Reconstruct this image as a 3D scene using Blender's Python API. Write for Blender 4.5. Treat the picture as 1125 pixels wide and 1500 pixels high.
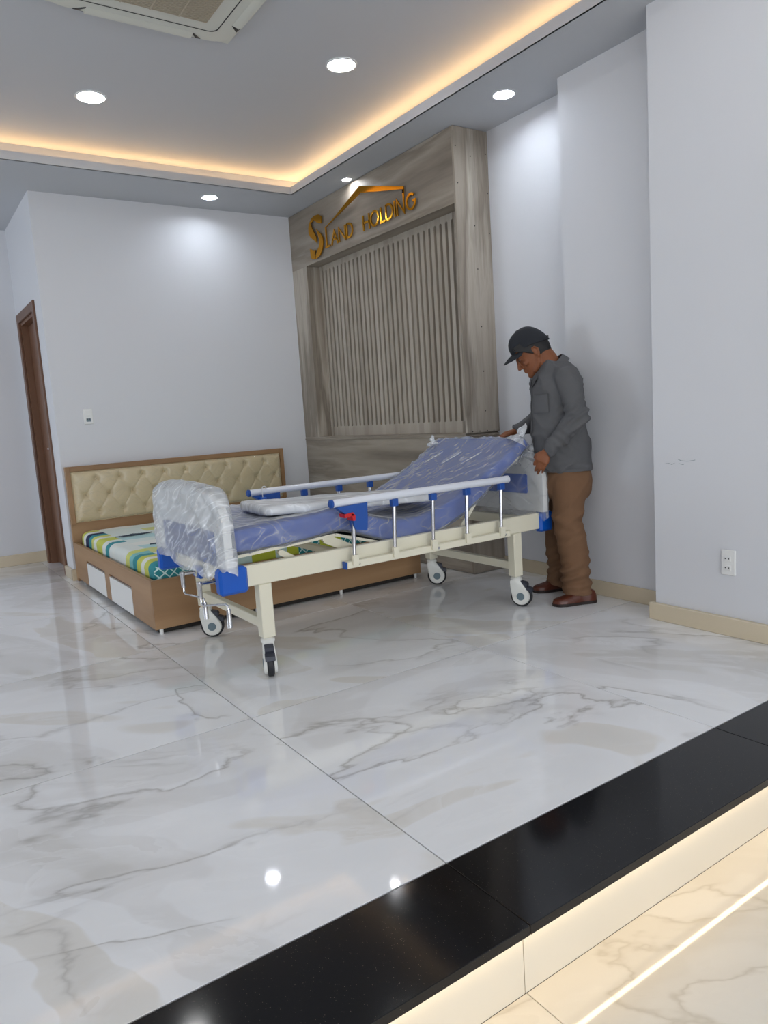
import bpy, bmesh, math, random
from mathutils import Vector, Matrix, noise, Euler
random.seed(7)
SC = bpy.context.scene
for _o in list(bpy.data.objects): bpy.data.objects.remove(_o)
COL = SC.collection
PI = math.pi

# ------------------------------------------------------------------ camera
CAM_H = 1.1566
_cd = bpy.data.cameras.new('camera'); cam = bpy.data.objects.new('camera', _cd); COL.objects.link(cam)
_cd.sensor_fit = 'VERTICAL'; _cd.sensor_height = 24.0; _cd.lens = 24.0*1071.117/1500.0; _cd.clip_start = .02
_R = ((0.82476449, -0.12870399, 0.55063492), (-0.56167108, -0.07367879, 0.82407344), (-0.06549142, -0.98894222, -0.13305695))
cam.matrix_world = Matrix(((_R[0][0], -_R[0][1], -_R[0][2], 0), (_R[1][0], -_R[1][1], -_R[1][2], 0), (_R[2][0], -_R[2][1], -_R[2][2], CAM_H), (0, 0, 0, 1)))
SC.camera = cam

# ------------------------------------------------------------------ world, exposure
W = bpy.data.worlds.new('world'); SC.world = W; W.use_nodes = True
W.node_tree.nodes['Background'].inputs[0].default_value = (.75, .85, 1, 1)
W.node_tree.nodes['Background'].inputs[1].default_value = .6
SC.view_settings.view_transform = 'Standard'; SC.view_settings.look = 'None'
SC.view_settings.exposure = 0.48; SC.view_settings.gamma = 1.0; SC.view_settings.use_curve_mapping = False
SC.cycles.use_denoising = True
SC.cycles.max_bounces = 10; SC.cycles.diffuse_bounces = 5; SC.cycles.glossy_bounces = 5; SC.cycles.transparent_max_bounces = 24
SC.cycles.sample_clamp_indirect = 6.0; SC.cycles.caustics_reflective = False; SC.cycles.caustics_refractive = False
LAMP = 38.0       # ceiling downlight lens strength
COVE = 18.0       # warm cove strip strength
STEP = 11.0       # strip under the step nosing
DAY = 150.0       # daylight through the shop front, watts

def area(name, loc, rot, sx, sy, power, col):
    l = bpy.data.lights.new(name, 'AREA'); l.shape = 'RECTANGLE'; l.size = sx; l.size_y = sy; l.energy = power; l.color = col
    o = bpy.data.objects.new(name, l); COL.objects.link(o); o.location = loc; o.rotation_euler = rot
    return o
# daylight entering through the glazed shop front far behind the camera
area('shopfront_daylight', (-.6, -4.55, 1.35), (PI/2, 0, 0), 6.6, 2.7, DAY, (.93, .965, 1.0))

# daylight from a side window at the far left end of the hallway
area('hallway_daylight', (-4.3, 6.3, 1.6), (0, -PI/2, 0), 1.7, 1.7, 45.0, (.84, .92, 1.0))

# ------------------------------------------------------------------ materials
def lin(c):
    r = []
    for v in c[:3]:
        v /= 255.0
        r.append(v/12.92 if v <= .04045 else ((v+.055)/1.055)**2.4)
    return (r[0], r[1], r[2], 1.0)
MATS = {}
def mat(name, col, rough=.5, metal=0., spec=.5, coat=0., emit=0., bump=0., bscale=200., trans=0.):
    m = bpy.data.materials.new(name); m.use_nodes = True
    p = m.node_tree.nodes['Principled BSDF']
    p.inputs['Base Color'].default_value = lin(col); p.inputs['Roughness'].default_value = rough
    p.inputs['Metallic'].default_value = metal; p.inputs['Specular IOR Level'].default_value = spec
    p.inputs['Coat Weight'].default_value = coat; p.inputs['Coat Roughness'].default_value = .08
    if emit:
        p.inputs['Emission Color'].default_value = lin(col); p.inputs['Emission Strength'].default_value = emit
    if bump:
        N = NT(m); t = N.n('ShaderNodeTexNoise'); t.inputs['Scale'].default_value = bscale; t.inputs['Detail'].default_value = 4
        N.l(N.pos(), t.inputs['Vector'])
        b = N.n('ShaderNodeBump'); b.inputs['Strength'].default_value = bump; b.inputs['Distance'].default_value = .003
        N.l(t.outputs['Fac'], b.inputs['Height']); N.l(b.outputs['Normal'], p.inputs['Normal'])
    MATS[name] = m; return m
class NT:
    def __init__(s, m): s.t = m.node_tree; s.p = s.t.nodes.get('Principled BSDF')
    def n(s, k, **kw):
        a = s.t.nodes.new(k)
        for x, v in kw.items(): setattr(a, x, v)
        return a
    def l(s, a, b): s.t.links.new(a, b)
    def pos(s):
        g = s.n('ShaderNodeNewGeometry'); return g.outputs['Position']
    def val(s, node, **kw):
        for k, v in kw.items(): node.inputs[k.replace('_', ' ')].default_value = v
        return node
    def math(s, op, a, b=None, c=None, clamp=False):
        m = s.n('ShaderNodeMath', operation=op); m.use_clamp = clamp
        for i, v in enumerate((a, b, c)):
            if v is None: continue
            if isinstance(v, (int, float)): m.inputs[i].default_value = v
            else: s.l(v, m.inputs[i])
        return m.outputs[0]
    def mix(s, f, a, b, bt='MIX'):
        m = s.n('ShaderNodeMix', data_type='RGBA', blend_type=bt)
        for i, v in ((0, f), (6, a), (7, b)):
            if isinstance(v, (int, float)): m.inputs[i].default_value = v
            elif isinstance(v, tuple): m.inputs[i].default_value = v
            else: s.l(v, m.inputs[i])
        return m.outputs[2]
    def ramp(s, f, stops, interp='LINEAR'):
        r = s.n('ShaderNodeValToRGB'); r.color_ramp.interpolation = interp
        e = r.color_ramp.elements
        while len(e) < len(stops): e.new(.5)
        for x, (p, c) in zip(e, stops):
            x.position = p; x.color = c if len(c) == 4 else (*c, 1)
        s.l(f, r.inputs[0]); return r.outputs[0]
    def mapping(s, v, scale=(1, 1, 1), rot=(0, 0, 0), loc=(0, 0, 0)):
        m = s.n('ShaderNodeMapping'); s.l(v, m.inputs['Vector'])
        m.inputs['Scale'].default_value = scale; m.inputs['Rotation'].default_value = rot; m.inputs['Location'].default_value = loc
        return m.outputs[0]
    def noise(s, v, scale, detail=4, rough=.55, dist=0.):
        t = s.n('ShaderNodeTexNoise'); t.inputs['Scale'].default_value = scale; t.inputs['Detail'].default_value = detail
        t.inputs['Roughness'].default_value = rough; t.inputs['Distortion'].default_value = dist
        s.l(v, t.inputs['Vector']); return t.outputs['Fac']
    def rand(s): return s.n('ShaderNodeObjectInfo').outputs['Random']
    def bump(s, h, strength, dist=.003):
        b = s.n('ShaderNodeBump'); b.inputs['Strength'].default_value = strength; b.inputs['Distance'].default_value = dist
        s.l(h, b.inputs['Height']); s.l(b.outputs['Normal'], s.p.inputs['Normal'])
G = lambda v: (v, v, v, 1)

def wood(name, stops, grain, rough=.45, scale=1., rnd=.25, bands=9., spec=.4):
    """laminate: grain = axis the fibres run along"""
    m = mat(name, (128, 128, 128), rough, spec=spec); N = NT(m)
    sc = {'x': (.9, 10, 10), 'y': (10, .9, 10), 'z': (10, 10, .9)}[grain]
    p = N.pos(); r = N.rand()
    off = N.n('ShaderNodeCombineXYZ')
    for i in range(3): N.l(N.math('MULTIPLY', r, 7.3+3*i), off.inputs[i])
    add = N.n('ShaderNodeVectorMath', operation='ADD'); N.l(p, add.inputs[0]); N.l(off.outputs[0], add.inputs[1])
    v = add.outputs[0]
    a = N.noise(N.mapping(v, tuple(k*scale*.5 for k in sc)), 1.0, 2, .45, .7)
    b = N.noise(N.mapping(v, tuple(k*scale*4 for k in sc)), 1.0, 3, .6, .1)
    c = N.math('ADD', N.math('MULTIPLY', a, .82), N.math('MULTIPLY', b, .18))
    c = N.math('ADD', c, N.math('MULTIPLY', N.math('SUBTRACT', r, .5), rnd))
    N.l(N.ramp(c, stops), N.p.inputs['Base Color'])
    N.bump(b, .08)
    return m
FW = [(.24, lin((112, 102, 91))), (.40, lin((154, 144, 131))), (.47, lin((128, 118, 106))), (.55, lin((178, 169, 156))), (.66, lin((142, 131, 118))), (.82, lin((186, 178, 166)))]
wood('ash_slat', [(.25, lin((138, 128, 116))), (.5, lin((164, 155, 142))), (.75, lin((176, 168, 156)))], 'z', .5, .8, .16); wood('ash_v', FW, 'z', .5, .8, .3); wood('ash_h', FW, 'y', .5, .55, .2)
OAK = [(.25, lin((130, 98, 66))), (.5, lin((156, 121, 86))), (.75, lin((174, 140, 104)))]
wood('oak_x', OAK, 'x', .42, .7, .06); wood('oak_y', OAK, 'y', .42, .7, .06); wood('oak_z', OAK, 'z', .42, .7, .06)
DW = [(.25, lin((86, 56, 40))), (.5, lin((106, 72, 52))), (.75, lin((124, 88, 64)))]
wood('door_wood', DW, 'z', .4, .9, .08)

def paint(name, col):
    m = mat(name, col, .62, spec=.3); N = NT(m)
    n1 = N.noise(N.pos(), 1.7, 3); c = lin(col)
    N.l(N.mix(N.math('MULTIPLY', n1, .10), c, tuple(k*.82 for k in c[:3])+(1,)), N.p.inputs['Base Color'])
    N.bump(N.noise(N.pos(), 260, 2), .05, .001)
    return m
paint('wall_paint', (215, 216, 220)); paint('ceil_paint', (190, 192, 196))
mat('base_tile', (206, 192, 166), .22, spec=.5)
mat('riser_tile', (222, 214, 198), .18, spec=.5)

def marble(name, warm):
    m = mat(name, (200, 200, 200), .045, spec=.62); N = NT(m)
    r = N.rand(); off = N.n('ShaderNodeCombineXYZ')
    for i in range(3): N.l(N.math('MULTIPLY', r, 31.7+17*i), off.inputs[i])
    add = N.n('ShaderNodeVectorMath', operation='ADD'); N.l(N.pos(), add.inputs[0]); N.l(off.outputs[0], add.inputs[1])
    v = add.outputs[0]
    rot = N.n('ShaderNodeVectorRotate', rotation_type='Z_AXIS'); N.l(v, rot.inputs['Vector']); N.l(N.math('MULTIPLY', r, 1.2), rot.inputs['Angle'])
    v = rot.outputs[0]
    cloud = N.noise(N.mapping(v, (.7, 1.15, 1)), 1.0, 3, .5, .8)
    A_, B_, C_, D_ = lin((205, 203, 200)), lin((222, 222, 222)), lin((234, 235, 237)), lin((228, 226, 222))
    base = N.ramp(cloud, [(.30, A_), (.385, lin((214, 213, 211))), (.40, B_), (.475, lin((227, 227, 228))), (.485, C_), (.57, lin((238, 239, 241))), (.58, D_), (.68, lin((221, 219, 215))), (.80, A_)])
    wisp = N.noise(N.mapping(v, (1.4, 3.0, 1), (0, 0, .35), (4, 2, 0)), 1.7, 5, .55, .7)
    base = N.mix(N.ramp(wisp, [(.50, G(0)), (.60, G(.45)), (.605, G(.1)), (.75, G(.35))]), base, lin((242, 243, 245)))
    def veins(loc, rot, sc, w, msk):
        vn = N.noise(N.mapping(v, (.55*sc, 1.05*sc, 1), (0, 0, rot), loc), .95, 6, .5, .5)
        d = N.math('SUBTRACT', vn, .5)
        core = N.ramp(N.math('ABSOLUTE', d), [(0., G(1)), (w, G(.35)), (w*2.2, G(0))])
        side = N.ramp(d, [(.0, G(0)), (.001, G(.42)), (.05, G(.10)), (.09, G(0))])       # soft bleed on one side
        mk = N.ramp(N.noise(N.mapping(v, loc=loc), 1.0, 2), [(msk, G(0)), (msk+.10, G(1))])
        return N.math('MULTIPLY', core, mk), N.math('MULTIPLY', side, mk)
    for loc, rot, sc, w, msk, k in (((0, 0, 0), .55, 1., .0045, .47, .60), ((9, 3, 0), -.25, 1.3, .005, .54, .36)):
        c_, s_ = veins(loc, rot, sc, w, msk)
        base = N.mix(N.math('MULTIPLY', s_, k*.75), base, lin((184, 179, 172)))
        base = N.mix(N.math('MULTIPLY', c_, k), base, lin((146, 141, 135)))
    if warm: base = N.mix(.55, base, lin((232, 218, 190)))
    N.l(base, N.p.inputs['Base Color'])
    return m
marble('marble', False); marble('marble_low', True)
mat('grout', (92, 89, 84), .8)
# black granite with fine sparkle
_m = mat('granite', (14, 14, 17), .10, spec=.4); _N = NT(_m)
_v = _N.n('ShaderNodeTexVoronoi'); _v.inputs['Scale'].default_value = 260; _N.l(_N.pos(), _v.inputs['Vector'])
_sp = _N.math('LESS_THAN', _v.outputs['Distance'], .16)
_wn = _N.n('ShaderNodeTexWhiteNoise'); _N.l(_v.outputs['Position'], _wn.inputs['Vector'])
_sp = _N.math('MULTIPLY', _sp, _N.math('GREATER_THAN', _wn.outputs['Value'], .86))
_N.l(_N.mix(_sp, lin((15, 15, 18)), lin((120, 112, 100))), _N.p.inputs['Base Color'])

mat('cream_metal', (226, 221, 200), .32, spec=.5); mat('chrome', (205, 205, 208), .12, 1.0)
mat('rail_alu', (226, 230, 238), .28, .2); mat('blue_plastic', (0, 84, 184), .35); mat('blue_dark', (24, 76, 156), .4)
mat('red_plastic', (196, 24, 30), .4); mat('white_plastic', (228, 228, 226), .35); mat('caster_white', (222, 222, 216), .35)
mat('caster_grey', (104, 122, 130), .45); mat('rubber', (34, 34, 38), .6); mat('pedal_grey', (52, 55, 66), .5)
mat('gold', (214, 150, 26), .13, 1.0); mat('gold_side', (110, 78, 18), .35, .8)
mat('dark_gap', (40, 36, 32), .8); mat('screw_dark', (46, 42, 40), .6)
mat('socket_dark', (58, 58, 62), .6)
mat('ac_white', (206, 206, 196), .45); mat('ac_grille', (172, 162, 142), .55); mat('ac_gap', (52, 52, 52), .8)
mat('lens', (252, 252, 252), .4, emit=LAMP); mat('lens_spot', (250, 252, 255), .4, emit=LAMP*2.6); mat('lens_soffit', (236, 244, 255), .4, emit=LAMP*2.3)
mat('lamp_trim', (206, 208, 210), .3, .2)
mat('cove_led', (255, 208, 150), .5, emit=COVE); mat('step_led', (255, 228, 184), .5, emit=STEP)
mat('matt_blue', (56, 88, 166), .55, spec=.3, bump=.15, bscale=90)
mat('vinyl', (206, 188, 152), .34, spec=.5, coat=.25); mat('button', (192, 174, 138), .35)
mat('skin', (128, 78, 50), .52, spec=.35, bump=.06, bscale=240); mat('hair', (14, 12, 12), .6, bump=.4, bscale=300)
mat('cap_cloth', (26, 29, 36), .8, bump=.2, bscale=400); mat('eye', (120, 104, 94), .3); mat('nail', (176, 128, 104), .35)
mat('shoe', (86, 38, 20), .38, spec=.5, bump=.1, bscale=120); mat('shoe_sole', (34, 20, 15), .6)
def cloth(name, col, s=3.):
    m = mat(name, col, .85, spec=.2); N = NT(m); c = lin(col)
    n = N.noise(N.pos(), 14*s/3, 4, .6, .5)
    N.l(N.mix(N.math('MULTIPLY', n, .4), c, tuple(k*.6 for k in c[:3])+(1,)), N.p.inputs['Base Color'])
    N.bump(N.noise(N.pos(), 500, 2), .15, .001)
cloth('shirt_cloth', (96, 96, 98)); cloth('trouser_cloth', (122, 92, 69)); cloth('button_grey', (70, 70, 72))

def film(name, base, ridge, col=(240, 243, 246), scale=5., rots=((0, 0, 0), (0, 0, .6)), stretch=(1, 1, 1), rough=.16, fres=.5):
    """clear plastic sheet: mostly see-through, milky along its long creases"""
    m = bpy.data.materials.new(name); m.use_nodes = True; N = NT(m); p = N.p
    p.inputs['Base Color'].default_value = lin(col); p.inputs['Roughness'].default_value = rough; p.inputs['Specular IOR Level'].default_value = .7
    acc = None; hgt = None
    for k, r in enumerate(rots):
        v = N.mapping(N.mapping(N.pos(), rot=r), stretch, loc=(3.1*k, 1.7*k, .9*k))
        n = N.noise(v, scale*(1+.6*k), .6, .4, .0)
        d = N.math('ABSOLUTE', N.math('SUBTRACT', n, .5))
        rg = N.ramp(d, [(0., G(1)), (.012, G(.55)), (.05, G(.10)), (.10, G(0))])
        big = N.ramp(N.noise(N.pos(), 6.+3*k, 2), [(.38, G(.08)), (.62, G(1))])
        q = N.math('MULTIPLY', rg, big)
        acc = q if acc is None else N.math('MAXIMUM', acc, q); hgt = n if hgt is None else N.math('ADD', hgt, n)
    f = N.math('ADD', base, N.math('MULTIPLY', acc, ridge))
    lw = N.n('ShaderNodeFresnel'); lw.inputs['IOR'].default_value = 1.35
    f = N.math('ADD', f, N.math('MULTIPLY', lw.outputs[0], fres), clamp=True)
    b = N.n('ShaderNodeBump'); b.inputs['Strength'].default_value = .6; b.inputs['Distance'].default_value = .012
    N.l(hgt, b.inputs['Height']); N.l(b.outputs[0], p.inputs['Normal'])
    t = N.n('ShaderNodeBsdfTransparent'); t.inputs[0].default_value = (.97, .975, .98, 1)
    mx = N.n('ShaderNodeMixShader'); N.l(f, mx.inputs[0]); N.l(t.outputs[0], mx.inputs[1]); N.l(p.outputs[0], mx.inputs[2])
    N.l(mx.outputs[0], N.t.nodes['Material Output'].inputs[0])
    MATS[name] = m; return m
film('film_mattress', .12, .26, scale=2.2, rots=((0, 0, .75), (.3, .3, .35)), stretch=(.7, 9, 6), rough=.22, fres=1.)
film('film_footboard', .27, .60, scale=2.2, rots=((.72, 0, 0), (.45, 0, 0)), stretch=(1, 1., 7), rough=.2)
film('film_headboard', .13, .16, scale=2.0, rots=((.5, 0, 0), (-.3, 0, 0)), stretch=(1, 1, 5))
film('film_tray', .62, .35, scale=3., rots=((0, 0, 0), (0, 0, .5)), stretch=(1, 6, 1))
film('film_knot', .45, .5, scale=20.)
film('film_vinyl', .03, .12, col=(240, 232, 210), scale=4., rots=((0, .6, 0), (0, -.5, 0)), stretch=(1, 1, 5), rough=.06, fres=.25)

# printed bed sheet: coloured blocks and bands
_m = mat('sheet', (200, 210, 205), .7, spec=.2); _N = NT(_m)
_sep = _N.n('ShaderNodeSeparateXYZ'); _N.l(_N.pos(), _sep.inputs[0]); _X, _Y = _sep.outputs[0], _sep.outputs[1]
def _cell(a, w, o=0.): return _N.math('FLOOR', _N.math('DIVIDE', _N.math('ADD', a, o), w))
def _hash(a, b, seed):
    c = _N.n('ShaderNodeCombineXYZ'); _N.l(a, c.inputs[0]); _N.l(b, c.inputs[1]); c.inputs[2].default_value = seed
    w = _N.n('ShaderNodeTexWhiteNoise'); _N.l(c.outputs[0], w.inputs['Vector']); return w.outputs['Value']
_pal = [(0., lin((222, 226, 220))), (.18, lin((196, 200, 96))), (.36, lin((60, 142, 150))), (.50, lin((218, 224, 220))), (.64, lin((40, 50, 84))), (.72, lin((112, 92, 60))), (.80, lin((204, 208, 120))), (.90, lin((128, 188, 190)))]
_top = [(0., lin((214, 224, 220))), (.45, lin((178, 210, 212))), (.7, lin((226, 228, 222))), (.86, lin((204, 208, 140))), (.94, lin((70, 150, 156)))]
_edge = _N.ramp(_hash(_cell(_X, .5), _cell(_Y, .085), 1.), _pal, 'CONSTANT')
_mid = _N.ramp(_hash(_cell(_X, .26), _cell(_Y, .17), 5.), _top, 'CONSTANT')
_isedge = _N.math('LESS_THAN', _X, 1.30)
_c = _N.mix(_isedge, _mid, _edge)
# foot end: teal lattice, with yellow-green and white blocks
_la = _N.math('PINGPONG', _N.math('ADD', _X, _sep.outputs[2]), .026); _lb = _N.math('PINGPONG', _N.math('SUBTRACT', _X, _sep.outputs[2]), .026)
_lat = _N.math('LESS_THAN', _N.math('MINIMUM', _la, _lb), .0045)
_foot = _N.mix(_lat, lin((44, 128, 132)), lin((196, 220, 214)))
_fb = _N.ramp(_hash(_cell(_X, .16), _cell(_X, .16), 3.), [(0., G(0)), (.62, G(1))], 'CONSTANT')
_foot = _N.mix(_fb, _foot, _N.ramp(_hash(_cell(_X, .08), _cell(_X, .08), 9.), [(0., lin((190, 212, 206))), (.5, lin((176, 184, 60))), (.75, lin((20, 110, 112)))], 'CONSTANT'))
_c = _N.mix(_N.math('LESS_THAN', _Y, 4.17), _c, _foot)
_N.l(_c, _N.p.inputs['Base Color'])
mat('sheet_motif', (60, 72, 84), .8)

# ------------------------------------------------------------------ mesh helpers
class MB:
    def __init__(s): s.v = []; s.f = []
    def add(s, vs, fs):
        o = len(s.v); s.v += [tuple(v) for v in vs]; s.f += [tuple(i+o for i in f) for f in fs]; return s
    def box(s, x0, x1, y0, y1, z0, z1):
        return s.add([(x0, y0, z0), (x1, y0, z0), (x1, y1, z0), (x0, y1, z0), (x0, y0, z1), (x1, y0, z1), (x1, y1, z1), (x0, y1, z1)],
                     [(0, 3, 2, 1), (4, 5, 6, 7), (0, 1, 5, 4), (1, 2, 6, 5), (2, 3, 7, 6), (3, 0, 4, 7)])
    def hull(s, pts):
        b = bmesh.new()
        for p in pts: b.verts.new(p)
        r = bmesh.ops.convex_hull(b, input=b.verts)
        bad = [g for g in r['geom_interior'] if isinstance(g, bmesh.types.BMVert)]
        bmesh.ops.delete(b, geom=bad, context='VERTS'); b.verts.index_update()
        s.add([v.co[:] for v in b.verts], [[v.index for v in f.verts] for f in b.faces]); b.free(); return s
    def rbox(s, x0, x1, y0, y1, z0, z1, r=.004):
        P = []
        for x, sx in ((x0, 1), (x1, -1)):
            for y, sy in ((y0, 1), (y1, -1)):
                for z, sz in ((z0, 1), (z1, -1)):
                    P += [(x+sx*r, y+sy*r, z), (x+sx*r, y, z+sz*r), (x, y+sy*r, z+sz*r)]
        # chamfered box: faces listed directly so coplanar points stay quads
        return s.hull(P)
    def prism(s, poly, f, t0, t1):
        n = len(poly)
        s.add([f(a, b, t0) for a, b in poly]+[f(a, b, t1) for a, b in poly],
              [tuple(range(n-1, -1, -1)), tuple(range(n, 2*n))]+[(i, (i+1) % n, n+(i+1) % n, n+i) for i in range(n)]); return s
    def loft(s, rings, cap0=True, cap1=True, closed=True):
        n = len(rings[0]); vs = [p for r in rings for p in r]; fs = []
        for k in range(len(rings)-1):
            for i in range(n if closed else n-1):
                j = (i+1) % n; fs.append((k*n+i, k*n+j, (k+1)*n+j, (k+1)*n+i))
        if cap0: fs.append(tuple(range(n-1, -1, -1)))
        if cap1: fs.append(tuple((len(rings)-1)*n+i for i in range(n)))
        return s.add(vs, fs)
    def tube(s, pts, r, n=12, cap=True, round_=False):
        pts = [Vector(p) for p in pts]; m = len(pts)
        R = list(r) if isinstance(r, (list, tuple)) else [r]*m
        if round_:
            t0 = (pts[0]-pts[1]).normalized(); t1 = (pts[-1]-pts[-2]).normalized(); a, b, ra, rb = pts[0], pts[-1], R[0], R[-1]
            pts = [a+t0*ra*.92, a+t0*ra*.6]+pts+[b+t1*rb*.6, b+t1*rb*.92]; R = [ra*.35, ra*.8]+R+[rb*.8, rb*.35]; m = len(pts)
        rings = []; up = None
        for k in range(m):
            t = (pts[min(k+1, m-1)]-pts[max(k-1, 0)]).normalized()
            if up is None: up = Vector((0, 0, 1)) if abs(t.z) < .9 else Vector((1, 0, 0))
            u = (up-t*up.dot(t)).normalized(); w = t.cross(u); up = u
            rings.append([pts[k]+(u*math.cos(2*PI*i/n)+w*math.sin(2*PI*i/n))*R[k] for i in range(n)])
        return s.loft(rings, cap, cap)
    def ell(s, c, rx, ry, rz, M=None, n=16, m=10):
        c = Vector(c); rings = []
        for k in range(m+1):
            th = PI*(k+.001 if k == 0 else k-.001 if k == m else k)/m; q = []
            for i in range(n):
                p = Vector((rx*math.sin(th)*math.cos(2*PI*i/n), ry*math.sin(th)*math.sin(2*PI*i/n), rz*math.cos(th)))
                q.append(c+(M @ p if M else p))
            rings.append(q)
        return s.loft(rings)
    def cyl(s, a, b, r, n=20, r2=None): return s.tube([a, b], [r, r if r2 is None else r2], n)
    def mesh(s, name, smooth=35, M=None):
        me = bpy.data.meshes.new(name); me.from_pydata(s.v, [], s.f)
        b = bmesh.new(); b.from_mesh(me); bmesh.ops.recalc_face_normals(b, faces=b.faces)
        if M: b.transform(M)
        b.to_mesh(me); b.free()
        if smooth:
            for p in me.polygons: p.use_smooth = True
            me.set_sharp_from_angle(angle=math.radians(smooth))
        me.update(); return me
    def build(s, name, m, parent=None, smooth=35, loc=None, label=None):
        return put(name, s.mesh(name, smooth), m, parent, loc, label)
BASE = {}
def put(name, me, m, parent=None, loc=None, label=None, rotz=0., M=None):
    o = bpy.data.objects.new(name, me)
    if m and not me.materials: me.materials.append(MATS[m])
    COL.objects.link(o)
    mw = M if M else Matrix.Translation(loc or (0, 0, 0)) @ Matrix.Rotation(rotz, 4, 'Z')
    if parent:
        o.parent = parent; mw = BASE[parent.name].inverted() @ mw
        BASE[o.name] = BASE[parent.name] @ mw
    else: BASE[o.name] = mw
    o.matrix_basis = mw
    if label: o['label'] = label
    return o
def thing(name, label, cat, loc=(0, 0, 0), group=None):
    o = bpy.data.objects.new(name, None); COL.objects.link(o); o.location = loc; o.empty_display_size = .1
    BASE[o.name] = Matrix.Translation(loc)
    return tag(o, label, cat, group)
def tag(o, label, cat, group=None):
    o['label'] = label; o['category'] = cat
    if group: o['group'] = group
    return o
def struct(o, label=None, cat=None):
    o['kind'] = 'structure'
    if label: o['label'] = label
    if cat: o['category'] = cat
    return o
def lerp(a, b, t): return a+(b-a)*t
def interp(xs, ys, x):
    if x <= xs[0]: return ys[0]
    for i in range(len(xs)-1):
        if x <= xs[i+1]: return lerp(ys[i], ys[i+1], (x-xs[i])/(xs[i+1]-xs[i]))
    return ys[-1]
def ridge(p, f, sharp=4.):
    return (1-abs(noise.noise(Vector(p)*f)))**sharp

# ================================================================== the setting
XB, YB = 3.288, 6.167          # timber face, back wall
XN, XP1, XP2 = 3.586, 3.415, 3.222   # niche wall, pier, right wall
ZC, ZT = 2.977, 3.13           # soffit, tray ceiling
ZL = -.197                     # lower floor
X0, Y0 = -4.4, -4.5

# upper floor: 1.2 m polished tiles with open joints
fl = struct(MB().box(X0, 3.7, 1.39, 7.5, -.05, -.004).build('floor', 'grout', None, 0), 'glossy white marble tile floor with grey veins', 'floor')
gx = [1.0547+1.2*k for k in range(-5, 3)]; gy = [1.3965, 2.618]+[2.618+1.2*k for k in range(1, 5)]
tile_meshes = {}
for i in range(len(gx)):
    xa, xb = gx[i], min(gx[i]+1.2, 3.69)
    for j in range(len(gy)-1):
        ya, yb = gy[j], min(gy[j+1], 7.49)
        if xb < -3.5: continue
        k = (round(xb-xa, 3), round(yb-ya, 3))
        if k not in tile_meshes: tile_meshes[k] = MB().rbox(.0018, k[0]-.0018, .003, k[1]-.003, -.012, 0, .0006).mesh('floor_tile', 0)
        put('floor_tile', tile_meshes[k], 'marble', fl, (xa, ya, 0))
# black granite nosing of the step
tr = struct(MB().box(X0, 3.3, 1.13, 1.395, -.05, -.026).build('trim_1', 'grout', None, 0), 'polished black granite nosing along the edge of the step', 'step edge')
for i in range(-4, 3):
    xa = 1.0547+1.2*i; xb = min(xa+1.2, 3.30)
    MB().rbox(xa+.0008, xb-.0008, 1.099, 1.3955, -.025, 0, .0015).build('granite_slab', 'granite', tr, 0)
# riser below it, tiled
rs = struct(MB().box(X0, 3.3, 1.145, 1.3, ZL-.05, -.027).build('wall_riser', 'grout', None, 0), 'cream tiled riser lit by a strip under the step', 'step riser')
for i in range(-4, 3):
    xa = 1.062+1.2*i; xb = min(xa+1.2, 3.30)
    MB().box(xa+.0012, xb-.0012, 1.133, 1.15, ZL, -.027).build('riser_tile', 'riser_tile', rs, 0)
ls = thing('light_strip', 'warm glowing light strip tucked under the black step edge', 'light strip', (1, 1.122, -.03))
MB().box(X0, 3.22, 1.1175, 1.1265, -.0315, -.0255).build('glowing_strip', 'step_led', ls, 0)
# lower floor
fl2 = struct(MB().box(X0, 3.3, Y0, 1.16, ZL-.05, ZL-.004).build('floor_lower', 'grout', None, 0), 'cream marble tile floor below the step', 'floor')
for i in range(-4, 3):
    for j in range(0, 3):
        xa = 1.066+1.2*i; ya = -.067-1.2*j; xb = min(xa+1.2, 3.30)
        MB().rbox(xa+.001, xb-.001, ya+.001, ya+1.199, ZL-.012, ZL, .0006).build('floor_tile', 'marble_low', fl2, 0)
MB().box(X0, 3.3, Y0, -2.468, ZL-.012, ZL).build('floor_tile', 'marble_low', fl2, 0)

# walls
struct(MB().box(1.215, 3.8, YB, YB+.12, -.2, 3.3).build('wall_back', 'wall_paint', None, 0), 'white back wall behind the wooden bed', 'wall')
hs = MB(); hs.box(1.115, 1.215, YB, 6.495, 0, 3.3).box(1.115, 1.215, 7.225, 7.5, 0, 3.3).box(1.115, 1.215, 6.495, 7.225, 2.16, 3.3)
struct(hs.build('wall_hall', 'wall_paint', None, 0), 'white side wall of the hallway with the brown door', 'wall')
struct(MB().box(X0, 1.3, 7.4, 7.55, -.2, 3.3).build('wall_hall_end', 'wall_paint', None, 0), 'white wall at the end of the hallway', 'wall')
struct(MB().box(XN, 3.8, 3.0, YB, -.2, 3.3).build('wall_niche', 'wall_paint', None, 0), 'bright white wall strip beside the timber panelling', 'wall')
struct(MB().box(XP1, 3.8, 2.25, 3.0517, -.2, 3.3).build('wall_pier', 'wall_paint', None, 0), 'white pier behind the man', 'wall')
wr = struct(MB().box(XP2, 3.8, Y0, 2.32, -.3, 3.3).build('wall_right', 'wall_paint', None, 0), 'white wall on the right with a power socket', 'wall')
struct(MB().box(X0-.15, X0, Y0, 7.5, -.3, .7).box(X0-.15, X0, Y0, 7.5, 2.5, 3.3).box(X0-.15, X0, Y0, 5.4, .7, 2.5).box(X0-.15, X0, 7.2, 7.5, .7, 2.5).build('wall_left', 'wall_paint', None, 0), 'white wall far to the left', 'wall')
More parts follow.
